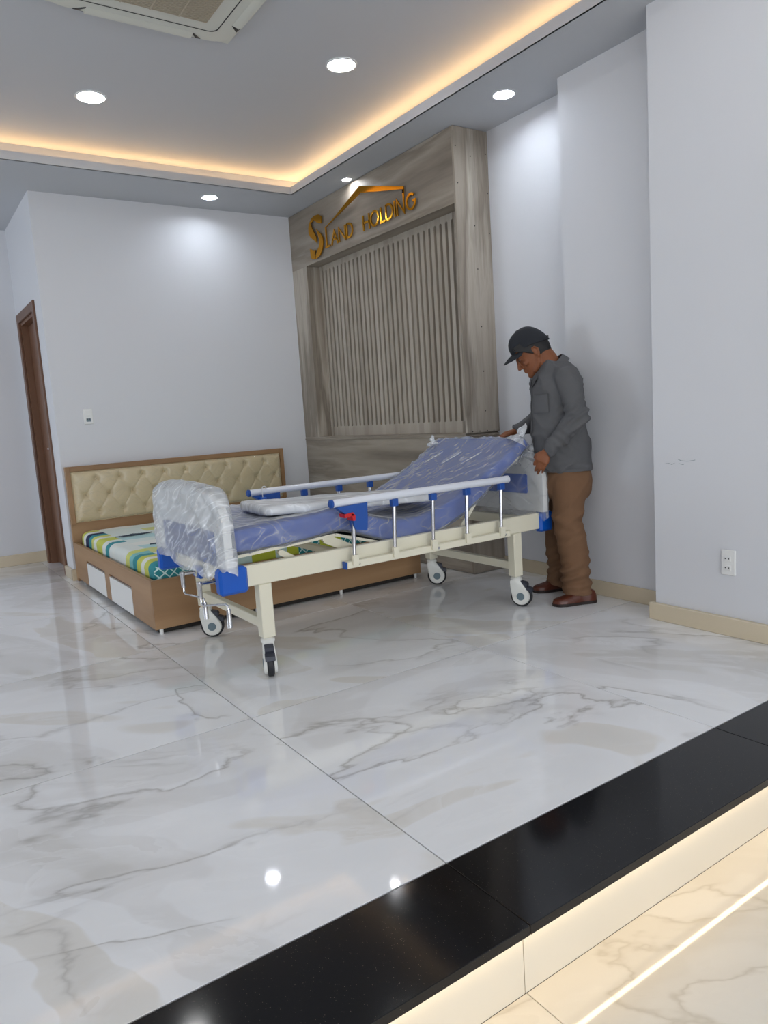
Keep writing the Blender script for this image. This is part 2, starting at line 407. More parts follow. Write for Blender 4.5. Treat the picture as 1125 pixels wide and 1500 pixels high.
wf = MB(); wf.box(X0, -4.0, Y0-.12, Y0, -.3, 3.3).box(2.8, 3.3, Y0-.12, Y0, -.3, 3.3).box(-4.0, 2.8, Y0-.12, Y0, 2.75, 3.3)
struct(wf.build('wall_front', 'wall_paint', None, 0), 'shop front wall behind the viewer', 'wall')
w1 = MB()
for x in (-4.0, -2.3, -.6, 1.1, 2.74): w1.box(x, x+.06, Y0-.1, Y0-.04, ZL, 2.75)
w1.box(-4, 2.8, Y0-.1, Y0-.04, 2.69, 2.75).box(-4, 2.8, Y0-.1, Y0-.04, ZL, ZL+.06)
struct(w1.build('window_1', 'chrome', None, 0), 'glazed shop front frame', 'window')
w2 = MB(); w2.box(X0-.1, X0-.04, 5.4, 5.46, .7, 2.5).box(X0-.1, X0-.04, 6.27, 6.33, .7, 2.5).box(X0-.1, X0-.04, 7.14, 7.2, .7, 2.5).box(X0-.1, X0-.04, 5.46, 7.14, .7, .76).box(X0-.1, X0-.04, 5.46, 7.14, 2.44, 2.5)
struct(w2.build('window_2', 'white_plastic', None, 0), 'hallway window frame far to the left', 'window')
# scuffs on the right wall
for pts in ([(2.18, .838), (2.165, .831), (2.13, .829), (2.10, .833), (2.088, .836)], [(2.252, .815), (2.232, .817), (2.215, .812), (2.20, .820)], [(2.175, .817), (2.150, .812)]):
    m = MB(); m.tube([(XP2-.0002, y, z) for y, z in pts], .0011, 5); m.build('scuff', 'caster_grey', wr)

# skirting
def skirt(name, boxes, label):
    m = MB()
    for b in boxes: m.rbox(*b, .003)
    struct(m.build(name, 'base_tile', None, 0), label, 'skirting')
bh = .089
skirt('baseboard_right', [(XP2-.026, XP2, Y0, 2.345, 0, bh)], 'beige skirting along the right wall')
skirt('baseboard_pier', [(XP1-.012, XP1, 2.32, 3.064, 0, bh)], 'beige skirting of the pier behind the man')
skirt('baseboard_niche', [(XN-.012, XN, 3.052, 3.83, 0, bh)], 'beige skirting beside the timber panelling')
skirt('baseboard_back', [(1.092, 3.28, YB-.024, YB, 0, bh)], 'beige skirting of the back wall beside the wooden bed')
skirt('baseboard_hall', [(1.092, 1.115, YB-.022, 6.42, 0, bh)], 'beige skirting on the wall corner before the door')
skirt('baseboard_hall_end', [(X0, 1.115, 7.376, 7.40, 0, .10)], 'beige skirting at the end of the hallway')

# door in the hallway
d1 = thing('door_1', 'brown wooden door and frame in the hallway side wall', 'door', (1.115, 6.86, 0)); struct(d1)
c = MB(); c.rbox(1.098, 1.118, 6.425, 6.50, 0, 2.225, .003).rbox(1.098, 1.118, 7.22, 7.295, 0, 2.225, .003).rbox(1.098, 1.118, 6.50, 7.22, 2.15, 2.225, .003)
c.build('door_casing', 'door_wood', d1)
c = MB(); c.box(1.118, 1.214, 6.496, 6.525, 0, 2.15).box(1.118, 1.214, 7.195, 7.224, 0, 2.15).box(1.118, 1.214, 6.525, 7.195, 2.125, 2.158)
c.build('door_jamb', 'door_wood', d1)
lf = MB().rbox(1.172, 1.21, 6.529, 7.191, .008, 2.12, .002).build('door_leaf', 'door_wood', d1)
MB().rbox(1.165, 1.173, 6.545, 6.585, .93, 1.12, .002).build('handle_plate', 'chrome', lf)
MB().tube([(1.166, 6.565, 1.05), (1.125, 6.565, 1.05), (1.122, 6.60, 1.05), (1.122, 6.67, 1.05)], .008, 8).build('door_handle', 'chrome', lf)

# ceilings: lowered border with a lit cove round a raised tray
TX0, TX1, TY0, TY1 = -2.4, 2.996, -1.6, 5.537
s = MB()
def strip(s, x0, x1, y0, y1, holes):
    """ceiling strip with round openings for the recessed lamps"""
    y = y0
    for cx, cy, r in sorted(holes, key=lambda h: h[1]):
        h = r+.012; s.box(x0, x1, y, cy-h, ZC, ZC+.02); s.box(x0, cx-h, cy-h, cy+h, ZC, ZC+.02); s.box(cx+h, x1, cy-h, cy+h, ZC, ZC+.02)
        n = 32; sq = []; ci = []
        for i in range(n):
            a = 2*PI*i/n; ca, sa = math.cos(a), math.sin(a); k = h/max(abs(ca), abs(sa)); sq.append((cx+ca*k, cy+sa*k)); ci.append((cx+ca*r, cy+sa*r))
        s.loft([[(*q, ZC+.02) for q in sq], [(*q, ZC) for q in sq], [(*q, ZC) for q in ci], [(*q, ZC+.02) for q in ci], [(*q, ZC+.02) for q in sq]], False, False); y = cy+h
    s.box(x0, x1, y, y1, ZC, ZC+.02)
SOFF = [(2.42, 5.852, .062), (3.285, 3.35, .062), (3.226, 5.045, .036)]
s.box(X0, TX0, Y0, 7.5, ZC, ZC+.02); strip(s, TX1, 3.75, Y0, 7.5, SOFF[1:]); strip(s, TX0, TX1, TY1, 7.5, SOFF[:1]); s.box(TX0, TX1, Y0, TY0, ZC, ZC+.02)
s.box(TX1-.0005, TX1+.012, TY0, TY1+.012, ZC, ZC+.056).box(TX0-.012, TX0+.0005, TY0, TY1+.012, ZC, ZC+.056)
s.box(TX0, TX1+.012, TY1-.0005, TY1+.012, ZC, ZC+.056).box(TX0, TX1, TY0-.012, TY0+.0005, ZC, ZC+.056)
g = .15
s.box(TX1+g, TX1+g+.02, TY0-g, TY1+g, ZC+.02, ZT+.02).box(TX0-g-.02, TX0-g, TY0-g, TY1+g, ZC+.02, ZT+.02)
s.box(TX0-g, TX1+g, TY1+g, TY1+g+.02, ZC+.02, ZT+.02).box(TX0-g, TX1+g, TY0-g-.02, TY0-g, ZC+.02, ZT+.02)
struct(s.build('ceiling_border', 'ceil_paint', None, 0), 'lowered white ceiling border with a lit cove', 'ceiling')
struct(MB().box(TX0-g-.02, TX1+g+.02, TY0-g-.02, TY1+g+.02, ZT, ZT+.06).build('ceiling', 'ceil_paint', None, 0), 'raised white tray ceiling', 'ceiling')
struct(MB().box(X0-.15, 3.8, Y0-.1, 7.55, 3.28, 3.34).build('ceiling_slab', 'ceil_paint', None, 0), 'structural slab above the ceiling', 'ceiling')
for lab, b in (('warm cove light strip along the timber panelling side', (TX1+g-.006, TX1+g-.001, TY0, TY1+g-.01)),
               ('warm cove light strip along the back wall side', (TX0, TX1+g-.01, TY1+g-.006, TY1+g-.001)),
               ('warm cove light strip along the far left side', (TX0-g+.001, TX0-g+.006, TY0, TY1))):
    o = MB().box(*b, ZC+.052, ZC+.068).build('cove_light_strip', 'cove_led', None, 0); tag(o, lab, 'light strip', 'cove light strips')

# ================================================================== recessed lights
def downlight(x, y, z, r, lab, lens='lens', deep=0.):
    t = thing('recessed_downlight', lab, 'ceiling light', (x, y, z), 'recessed ceiling downlights')
    n = 32; R = lambda a, b: [(x+a*math.cos(2*PI*i/n), y+a*math.sin(2*PI*i/n), z+b) for i in range(n)]
    prof = [(r+.012, -.0002), (r+.011, -.004), (r+.004, -.006), (r, -.004), (r-.002, 0)]
    if deep: prof = [(r+.012, -.0002), (r+.011, -.003), (r+.002, -.004), (r-.001, -.002), (r-.004, deep), (r-.004, deep+.01)]
    MB().loft([R(a, b) for a, b in prof], False, False).build('trim_ring', 'lamp_trim', t)
    e = r-.004 if deep else r
    MB().loft([R(e, deep-.001), R(e, deep-.0035)], True, True).build('lens', lens, t)
downlight(1.272, 4.737, ZT, .078, 'round ceiling downlight nearest the air conditioner on the left')
downlight(2.412, 3.743, ZT, .078, 'round ceiling downlight above the hospital bed in the raised ceiling')
downlight(2.42, 5.852, ZC, .062, 'round downlight in the lowered ceiling over the tufted headboard', 'lens_soffit', .026)
downlight(3.285, 3.35, ZC, .062, 'round downlight in the lowered ceiling just in front of the white niche', 'lens_soffit', .026)
downlight(3.226, 5.045, ZC, .036, 'small spotlight right above the gold lettering', 'lens_spot', .012)
for k, (x, y) in enumerate(((.13, 4.737), (-1.2, 3.743), (2.412, 1.7), (1.27, .9), (.1, 1.7), (-1.2, .9), (2.412, -.6), (.1, -.6))):
    downlight(x, y, ZT, .078, ('round ceiling downlight left of the view', 'round ceiling downlight far left of the view', 'round ceiling downlight above the step', 'round ceiling downlight over the viewer', 'round ceiling downlight left of the viewer', 'round ceiling downlight far left of the viewer', 'round ceiling downlight behind the viewer by the right wall', 'round ceiling downlight behind the viewer')[k])

# ================================================================== air conditioner cassette
ax1, ay1 = 1.746, 3.785; aw = .94; ax0, ay0 = ax1-aw, ay1-aw; acx, acy = (ax0+ax1)/2, (ay0+ay1)/2
ac = thing('air_conditioner', 'cream ceiling cassette air conditioner with a slatted grille', 'air conditioner', (acx, acy, ZT))
MB().rbox(ax0, ax1, ay0, ay1, ZT-.012, ZT, .003).build('mounting_plate', 'ac_white', ac)
def rsq(h, r, n=8):
    P = []
    for k, (sx, sy) in enumerate(((1, 1), (-1, 1), (-1, -1), (1, -1))):
        for i in range(n+1):
            a = PI/2*k+PI/2*i/n; P.append((acx+sx*(h-r)+r*math.cos(a), acy+sy*(h-r)+r*math.sin(a)))
    return P
m = MB(); rings = []
for h, r, z in ((.452, .11, -.012), (.452, .11, -.022), (.446, .105, -.030), (.36, .05, -.034)): rings.append([(x, y, ZT+z) for x, y in rsq(h, r)])
m.loft(rings, True, True); m.build('body', 'ac_white', ac)
m = MB(); rings = [[(x, y, ZT-.0345) for x, y in rsq(.352, .04)], [(x, y, ZT-.0355) for x, y in rsq(.352, .04)], [(x, y, ZT-.0355) for x, y in rsq(.347, .04)], [(x, y, ZT-.0345) for x, y in rsq(.347, .04)]]
m.loft(rings, False, False); m.build('panel_seam', 'ac_gap', ac)
for k in range(4):
    M = Matrix.Translation((acx, acy, ZT)) @ Matrix.Rotation(k*PI/2, 4, 'Z')
    m = MB(); m.hull([(x, y+.43, z) for x in (-.255, .255) for y, z in ((-.033, -.031), (.0, -.040), (.02, -.038), (.03, -.026))]); m.build('x', 'ac_white').name = 'tmp'
    o = bpy.data.objects['tmp']; me = o.data; bpy.data.objects.remove(o); put('louvre', me, 'ac_white', ac, M=M)
    for sx in (-1, 1):
        m = MB(); m.hull([(sx*.255+sx*a, .43+b, c_) for a, b, c_ in ((0, -.03, -.0335), (.05, .012, -.033), (.0, .028, -.026), (.06, .02, -.026), (0, -.03, -.03))])
        put('louvre_gap', m.mesh('louvre_gap'), 'ac_gap', ac, M=M)
MB().box(acx-.275, acx+.275, acy-.275, acy+.275, ZT-.036, ZT-.034).build('grille_back', 'ac_gap', ac, 0)
m = MB(); y = acy-.272
while y < acy+.272: m.box(acx-.274, acx+.274, y, y+.0062, ZT-.042, ZT-.036); y += .0105
for x in (acx-.137, acx, acx+.137): m.box(x-.004, x+.004, acy-.274, acy+.274, ZT-.0425, ZT-.036)
o = m.build('grille_slats', 'ac_grille', ac, 0); o['kind'] = 'stuff'

# ================================================================== timber feature wall
RZ0, RZ1, RY0, RY1, XR = .985, 2.495, 3.856, 5.900, 3.42
fw = thing('timber_panelling', 'tall grey-brown timber wall panelling with a recess of vertical slats', 'wall panelling', (3.44, 5.0, 0))
Y1, Y2 = 3.832, YB-.001; XE = XN-.001
MB().box(XB, XE, Y1+.018, Y2, RZ1, ZC-.004).build('header_panel', 'ash_h', fw, 0)
MB().box(XB, XE, RY1, Y2, RZ0, RZ1-.0006).build('side_panel', 'ash_v', fw, 0)
MB().box(XB-.0, XE, Y1+.018, Y2, 0.004, .958).build('lower_panel', 'ash_h', fw, 0)
MB().rbox(XB-.006, XE, Y1+.002, Y2, .959, .972, .002).build('ledge', 'ash_h', fw)
MB().rbox(XB, XE, Y1+.018, Y2, .972, RZ0, .001).build('ledge', 'ash_h', fw)
MB().box(XB, XE, Y1, Y1+.0175, .985, ZC-.004).build('end_panel', 'ash_v', fw, 0)
MB().box(XB, XE, Y1, Y1+.0175, 0.004, .958).build('end_panel', 'ash_v', fw, 0)
MB().box(XR+.022, XE, RY0, RY1, RZ0, RZ1).build('back_panel', 'ash_v', fw, 0)
# vertical slats with round-ended slots between them
pitch = .0648; ns = 29; ys0 = 4.037; sw = .026  # slot centres start near the open end
def slat_mesh(wl, wr):
    P = []; h = pitch/2; zb, zt = 1.066, 2.452; r = sw/2
    # left edge up, right edge down; semicircular slot ends cut into both sides
    right = [(wr, RZ0), (wr, zb)]+[(wr-r*math.sin(a), zb+r-r*math.cos(a)) for a in (PI/6, PI/3, PI/2)]+[(wr-r*math.sin(a), zt-r-r*math.cos(a)) for a in (PI/2, 2*PI/3, 5*PI/6)]+[(wr, zt), (wr, RZ1)]
    left = [(-wl+(wr-y), z) for y, z in right]
    return MB().prism(right+left[::-1], lambda a, b, t: (t, a, b), XR, XR+.021).mesh('slat', 0)
sm = slat_mesh(pitch/2, pitch/2)
yc = ys0+pitch/2
while yc < RY1-pitch*.75:
    put('slat', sm, 'ash_slat', fw, (0, yc, 0)); yc += pitch
last = yc-pitch/2
MB().box(XR, XR+.021, RY0, ys0-.0, RZ0, 1.066).build('slat_board', 'ash_v', fw, 0)
MB().box(XR, XR+.021, RY0, ys0, 2.452, RZ1).build('slat_board', 'ash_v', fw, 0)
MB().box(XR, XR+.021, RY0, ys0-sw/2, 1.066, 2.452).build('slat_board', 'ash_v', fw, 0)
MB().box(XR, XR+.021, last+sw/2, RY1, RZ0, RZ1).build('slat_board', 'ash_v', fw, 0)
for x, z in ((3.305, 2.85), (3.43, 2.80), (3.565, 2.83), (3.31, 2.62), (3.57, 2.58), (3.44, 2.36), (3.57, 2.32), (3.45, 2.08), (3.46, 1.70), (3.46, 1.40), (3.46, 1.13), (3.335, .995), (3.40, .993), (3.47, .992), (3.53, .99), (3.36, .94), (3.51, .93)):
    MB().cyl((x, Y1-.0012, z), (x, Y1+.001, z), .0045, 8).build('screw', 'screw_dark', fw)

# ================================================================== gold lettering
sg = thing('wall_sign', 'gold mirrored letters and roof outline on the timber header', 'sign', (3.28, 5.0, 2.57))
SX0, SX1 = 3.266, 3.274
SP = lambda a, b, t: (t, a, b)
def ribbon(pts, w, closed=False):
    n = len(pts); L = []; Rr = []
    for i in range(n):
        p = Vector(pts[i])
        a = Vector(pts[i-1]) if (i > 0 or closed) else None
        b = Vector(pts[(i+1) % n]) if (i < n-1 or closed) else None
        d1 = (p-a).normalized() if a is not None else (b-p).normalized(); d2 = (b-p).normalized() if b is not None else d1
        t = (d1+d2).normalized(); nn = Vector((-t.y, t.x)); k = min(2., 1/max(.35, nn.dot(Vector((-d1.y, d1.x)))))
        L.append(tuple(p+nn*w/2*k)); Rr.append(tuple(p-nn*w/2*k))
    return L, Rr
def letter(strokes, w=.017, name='letter'):
    m = MB()
    for pts, closed in strokes:
        L, Rr = ribbon(pts, w, closed)
        if closed:
            n = len(L)
            for i in range(n):
                j = (i+1) % n; m.prism([L[i], L[j], Rr[j], Rr[i]], SP, SX0, SX1)
        else:
            for i in range(len(L)-1): m.prism([L[i], L[i+1], Rr[i+1], Rr[i]], SP, SX0, SX1)
    m.build(name, 'gold', sg, 0)
    return m
zb, zt = 2.570, 2.672
def arc(cy, cz, ry, rz, a0, a1, n=14): return [(cy-ry*math.cos(math.radians(lerp(a0, a1, i/n))), cz+rz*math.sin(math.radians(lerp(a0, a1, i/n)))) for i in range(n+1)]
zm = (zb+zt)/2; hz = (zt-zb)/2
letter([([(5.486, 2.735), (5.486, zb), (5.428, zb)], False)])                    # L
letter([([(5.405, zb-.006), (5.356, zt-.002), (5.305, zb-.006)], False), ([(5.388, 2.605), (5.322, 2.605)], False)])   # A
letter([([(5.282, zb-.006), (5.282, zt), (5.186, zb), (5.186, zt+.006)], False)])  # N
letter([([(5.158, zb), (5.158, zt)]+arc(5.128, zm, .052, hz, 90, 270)[::1][::-1][::-1], True)] if False else [([(5.158, zb-.006), (5.158, zt+.006)], False), ([(5.158, zt)]+[(5.128-.052*math.sin(t*PI/12), zm+hz*math.cos(t*PI/12)) for t in range(13)]+[(5.158, zb)], False)])  # D
letter([([(4.913, zb-.006), (4.913, zt+.006)], False), ([(4.832, zb-.006), (4.832, zt+.006)], False), ([(4.913, zm), (4.832, zm)], False)])  # H
letter([([(4.757+.052*math.cos(t*PI/12), zm+hz*math.sin(t*PI/12)) for t in range(24)], True)])   # O
letter([([(4.672, zt+.006), (4.672, zb), (4.620, zb)], False)])                    # L
letter([([(4.602, zb-.006), (4.602, zt+.006)], False), ([(4.602, zt)]+[(4.572-.052*math.sin(t*PI/12), zm+hz*math.cos(t*PI/12)) for t in range(13)]+[(4.602, zb)], False)])  # D
letter([([(4.491, zb-.006), (4.491, zt+.006)], False)])                            # I
letter([([(4.462, zb-.006), (4.462, zt), (4.377, zb), (4.377, 2.725)], False)])      # N
letter([([(4.294-.050*math.cos(math.radians(a)), zm+hz*math.sin(math.radians(a))) for a in range(45, 361, 15)]+[(4.275, zm)], False)])  # G
# full stop
MB().prism([(5.514, 2.563), (5.500, 2.563), (5.500, 2.579), (5.514, 2.579)], SP, SX0, SX1).build('full_stop', 'gold', sg, 0)
# roof line over the words
m = MB(); m.prism([(5.494, 2.728), (5.478, 2.728), (5.334, 2.760), (5.038, 2.826), (4.933, 2.851), (4.386, 2.729), (4.386, 2.70), (4.368, 2.70), (4.368, 2.742), (4.846, 2.879), (4.933, 2.903), (5.093, 2.852), (5.334, 2.772)], SP, SX0, SX1)
m.build('roof_line', 'gold', sg, 0)
# S emblem, in two pieces parted by a winding slit
Sa = [(5.551, 2.776), (5.546, 2.836), (5.59, 2.858), (5.66, 2.865), (5.71, 2.855), (5.754, 2.825), (5.775, 2.789), (5.777, 2.748), (5.757, 2.716), (5.718, 2.685), (5.665, 2.655), (5.648, 2.634), (5.650, 2.655), (5.652, 2.690), (5.695, 2.748), (5.716, 2.781), (5.728, 2.818), (5.669, 2.832), (5.632, 2.806), (5.61, 2.793)]
Sb = [(5.676, 2.587), (5.714, 2.591), (5.774, 2.617), (5.772, 2.568), (5.762, 2.534), (5.726, 2.518), (5.690, 2.515), (5.700, 2.555)]
Sc = [(5.686, 2.515), (5.668, 2.515), (5.608, 2.53), (5.564, 2.57), (5.542, 2.623), (5.545, 2.664), (5.573, 2.697), (5.623, 2.735), (5.646, 2.753), (5.616, 2.693), (5.600, 2.645), (5.616, 2.603), (5.653, 2.575), (5.678, 2.545)]
for P in (Sa, Sb, Sc): MB().prism(P, SP, SX0, SX1).build('emblem_piece', 'gold', sg, 0)

# ================================================================== wall plates
sw_ = thing('light_switch', 'white switch and socket plate on the back wall above the tufted headboard', 'wall switch', (1.357, YB, 1.288))
MB().rbox(1.322, 1.392, YB-.012, YB, 1.228, 1.348, .003).build('plate', 'white_plastic', sw_)
MB().rbox(1.340, 1.374, YB-.016, YB-.011, 1.292, 1.334, .002).build('rocker', 'white_plastic', sw_)
MB().box(1.340, 1.374, YB-.0135, YB-.011, 1.247, 1.272).build('outlet', 'caster_grey', sw_, 0)
for x in (1.347, 1.362): MB().box(x, x+.006, YB-.0142, YB-.012, 1.262, 1.270).build('outlet_slot', 'socket_dark', sw_, 0)
so = thing('wall_socket', 'white double power socket low on the right wall', 'wall socket', (XP2, 1.916, .353))
MB().rbox(XP2-.011, XP2, 1.881, 1.951, .293, .414, .003).build('plate', 'white_plastic', so)
for z in (.372, .328):
    q = MB().rbox(XP2-.0135, XP2-.010, 1.901, 1.936, z-.012, z+.012, .001).build('outlet', 'white_plastic', so)
    for y in (1.928, 1.911): MB().box(XP2-.0142, XP2-.013, y-.0025, y+.0025, z-.002, z+.004).build('outlet_slot', 'socket_dark', q, 0)

# ================================================================== wooden bed
wb = thing('wooden_bed', 'low oak double bed with white drawers and a tufted cream headboard', 'bed', (2.06, 5.1, 0))
bx0, bx1, by0, by1, bzt = 1.125, 3.003, 4.075, 6.105, .313
# side panel (drawer side) built round the two drawer openings
dr = [(4.505, 5.035), (5.165, 5.70)]
m = MB(); m.box(bx0, bx0+.022, by0+.0225, by1, .216, bzt); m.box(bx0, bx0+.022, by0+.0225, dr[0][0], .03, .216); m.box(bx0, bx0+.022, dr[0][1], dr[1][0], .03, .216); m.box(bx0, bx0+.022, dr[1][1], by1, .03, .216)
m.build('side_panel', 'oak_y', wb, 0)
MB().box(bx1-.022, bx1, by0+.0225, by1, .03, bzt).build('side_panel', 'oak_y', wb, 0)
MB().rbox(bx0, bx1, by0, by0+.022, .03, bzt, .0015).build('foot_panel', 'oak_x', wb)
MB().box(bx0+.022, bx1-.022, by0+.022, by1, .20, .225).build('slat_base', 'oak_y', wb, 0)
MB().box(bx0+.03, bx1-.03, by0+.024, by0+.05, .002, .03).build('gap_shade', 'dark_gap', wb, 0)  # dark strips standing in for the shade in the gap under the bed
MB().box(bx0+.03, bx0+.05, by0+.05, by1, .0, .03).build('gap_shade', 'dark_gap', wb, 0)
for a, b in dr:
    d_ = MB().rbox(bx0-.002, bx0+.016, a+.003, b-.003, .032, .198, .001).build('drawer', 'white_plastic', wb)
    MB().box(bx0+.012, bx0+.018, a, b, .199, .2155).build('handle_slot', 'door_wood', d_, 0)
for x in (1.16, 1.75, 2.35, 2.96):
    for y in (4.088, 6.0): MB().cyl((x, y, 0), (x, y, .031), .011, 12).build('foot', 'white_plastic', wb)
# headboard
hb = MB(); hb.rbox(bx0, 3.005, 6.106, 6.140, .0, .905, .002); hb.build('headboard', 'oak_x', wb)
m = MB(); m.rbox(bx0, 1.160, 6.094, 6.107, .45, .905, .002).rbox(2.970, 3.005, 6.094, 6.107, .45, .905, .002).rbox(1.160, 2.970, 6.094, 6.107, .866, .905, .002)
m.build('headboard_rim', 'oak_x', wb)
px0, px1, pz0, pz1 = 1.162, 2.968, .462, .864
btn = [(1.347+.182*k, .801) for k in range(9)]+[(1.254+.183*k, .673) for k in range(10)]+[(1.347+.182*k, .541) for k in range(9)]
def tuft(x, z):
    e = min(x-px0, px1-x, z-pz0, pz1-z); h = .030*(1-math.exp(-max(e, 0)/.018))
    dmin = 1e9
    for bx, bz in btn:
        dd = math.hypot(x-bx, z-bz)
        if dd < dmin: dmin = dd
    h -= .020*math.exp(-(dmin/.022)**2)+.008*math.exp(-dmin/.05)
    # pleats run diagonally button to button
    best = 1e9
    for bx, bz in btn:
        if bz != .673: continue
        for sx, tz in ((-.0915, .801), (.0915, .801), (-.0915, .541), (.0915, .541)):
            ax, az, cx, cz = bx, bz, bx+sx, tz
            if abs(x-(ax+cx)/2) > .09: continue
            L2 = (cx-ax)**2+(cz-az)**2; t = max(0, min(1, ((x-ax)*(cx-ax)+(z-az)*(cz-az))/L2))
            best = min(best, math.hypot(x-ax-t*(cx-ax), z-az-t*(cz-az)))
    for bx, bz in btn:
        if bz == .673: continue
        t = 1 if bz > .7 else -1
        if (z-bz)*t > 0: best = min(best, abs(x-bx))
    return h-.006*math.exp(-best/.006)
nx, nz = 300, 68
vs = []; fs = []
for j in range(nz+1):
    for i in range(nx+1):
        x = lerp(px0, px1, i/nx); z = lerp(pz0, pz1, j/nz); vs.append((x, 6.106-max(0, tuft(x, z)), z))
for j in range(nz):
    for i in range(nx): a = j*(nx+1)+i; fs.append((a, a+1, a+nx+2, a+nx+1))
m = MB(); m.add(vs, fs); up_ = m.build('upholstery', 'vinyl', wb, 60, label='cream tufted vinyl panel')
bm_ = MB().ell((0, 0, 0), .0095, .006, .0095, None, 12, 6).mesh('button')
for x, z in btn: put('button', bm_, 'button', up_, (x, 6.106-max(0, tuft(x, z))-.002, z))
# clear film stretched over the tufting
vs = []; fs = []; nx, nz = 140, 40
for j in range(nz+1):
    for i in range(nx+1):
        x = lerp(px0+.006, px1-.006, i/nx); z = lerp(pz0+.006, pz1-.006, j/nz)
        e = min(x-px0, px1-x, z-pz0, pz1-z)
        vs.append((x, 6.1055-.034*(1-math.exp(-e/.02))-.004*noise.noise((x*14, z*22, 1)), z))
for j in range(nz):
    for i in range(nx): a = j*(nx+1)+i; fs.append((a, a+1, a+nx+2, a+nx+1))
m = MB(); m.add(vs, fs); m.build('plastic_film', 'film_vinyl', wb, 60)

# mattress in the printed sheet
mt = thing('sheet_mattress', 'thin mattress in a mint, yellow and teal printed sheet on the oak bed', 'mattress', (2.06, 5.1, .226))
def slab(x0, x1, y0, y1, z0, z1, r, n=44, wob=.006, seed=0.):
    rings = []; K = 6
    prof = [(r*(1-math.cos(PI/2*k/K)), r*math.sin(PI/2*k/K)) for k in range(K+1)]   # inset, rise
    lev = [(.012, z0)]+[(r-r*math.sin(PI/2*(1-k/K)) if False else 0., z0+.01) for k in range(1)]+[(r*(1-math.cos(PI/2*k/K)), z1-r+r*math.sin(PI/2*k/K)) for k in range(K+1)]
    def rr(ins):
        P = []; R = .07; a0, a1, b0, b1 = x0+ins, x1-ins, y0+ins, y1-ins
        for k, (cx, cy) in enumerate(((a1-R, b1-R), (a0+R, b1-R), (a0+R, b0+R), (a1-R, b0+R))):
            for i in range(7): a = PI/2*k+PI/2*i/6; P.append((cx+R*math.cos(a), cy+R*math.sin(a)))
        Q = []
        for i in range(len(P)):
            p, q = P[i], P[(i+1) % len(P)]; k = 36 if i % 7 == 6 else 1
            for t in range(k): Q.append((lerp(p[0], q[0], t/k), lerp(p[1], q[1], t/k)))
        return Q
    for ins, z in lev:
        rings.append([(x+wob*noise.noise((x*5, y*5, z*9+seed)), y+wob*noise.noise((x*5+9, y*5, z*9+seed)), z+wob*.8*noise.noise((x*4, y*4, 3+seed))) for x, y in rr(ins)])
    return rings
m = MB(); m.loft(slab(1.172, 2.955, 4.118, 6.09, .226, .392, .045, wob=.012)); sheet = m.build('sheet', 'sheet', mt)
for cx, cy in ((1.42, 5.45), (1.50, 4.88), (1.92, 5.45), (2.05, 4.88), (1.62, 4.45)):
    m = MB()
    for k in range(5):
        a0 = .13-.024*k; m.tube([(cx+t*a0/6, cy+(k-2)*.017*math.cos(t*PI/12)+.006*math.sin(t*2), .3985) for t in range(-6, 7)], .004, 5)
    m.build('printed_motif', 'sheet_motif', sheet)

# ================================================================== hospital bed
hbed = thing('hospital_bed', 'cream steel hospital bed on castors with folding side rails and blue bumpers', 'hospital bed', (2.14, 3.43, 0))
YN_, YF_ = 3.0, 3.862           # outer faces of the side beams
MB().rbox(1.235, 3.095, YN_, YN_+.036, .432, .527, .004).build('side_beam', 'cream_metal', hbed)
MB().rbox(1.235, 3.10, YF_-.036, YF_, .432, .527, .004).build('side_beam', 'cream_metal', hbed)
for x in (1.20, 3.055): MB().rbox(x, x+.04, YN_+.0365, YF_-.0365, .44, .50, .004).build('end_beam', 'cream_metal', hbed)
for x in (1.85, 2.25): MB().rbox(x, x+.035, YN_+.0365, YF_-.0365, .44, .475, .004).build('cross_member', 'cream_metal', hbed)
LEGS = [(1.338, 3.034), (1.338, 3.828), (2.915, 3.034), (2.915, 3.828)]
lm = MB().rbox(-.031, .031, -.029, .029, .178, .432, .004).mesh('leg', 0)
for x, y in LEGS: put('leg', lm, 'cream_metal', hbed, (x, y, 0))
for x in (1.338, 2.915): MB().rbox(x-.019, x+.019, 3.064, 3.798, .215, .262, .003).build('leg_crossbar', 'cream_metal', hbed)
# corner bumpers
for sx, x0_, x1_ in ((0, 1.117, 1.252), (1, 3.084, 3.187)):
    for y0_, y1_ in ((2.984, 3.044), (3.818, 3.878)):
        MB().rbox(x0_, x1_, y0_, y1_, .413, .531, .012).build('corner_bumper', 'blue_plastic', hbed)
# end boards with blue inset panels
def board_outline(y0, y1, z0, z1, r, n=10):
    P = [(y0, z0), (y1, z0)]
    for i in range(n+1): a = PI/2*i/n; P.append((y1-r+r*math.cos(a), z1-.03-r*.72+(r*.72+0)*math.sin(a)))
    for i in range(1, 6): t = i/6; y = lerp(y1-r, y0+r, t); P.append((y, z1-.03+.03*math.sin(PI*t)))
    for i in range(n+1): a = PI/2+PI/2*i/n; P.append((y0+r+r*math.cos(a), z1-.03-r*.72+(r*.72)*math.sin(a)))
    return P
BO = board_outline(2.962, 3.902, .533, .876, .17)
fbx0, fbx1 = 1.142, 1.180
f_ = MB().prism(BO, lambda a, b, t: (t, a, b), fbx0, fbx1).build('footboard', 'white_plastic', hbed, 30)
MB().rbox(fbx0-.006, fbx0+.002, 3.06, 3.76, .535, .690, .004).build('inset_panel', 'blue_dark', f_)
hbx0, hbx1 = 3.084, 3.120
h_ = MB().prism(BO, lambda a, b, t: (t, a, b), hbx0, hbx1).build('head_end_board', 'white_plastic', hbed, 30)
MB().rbox(hbx0-.006, hbx0+.002, 3.082, 3.80, .637, .750, .006).build('inset_panel', 'blue_plastic', h_)
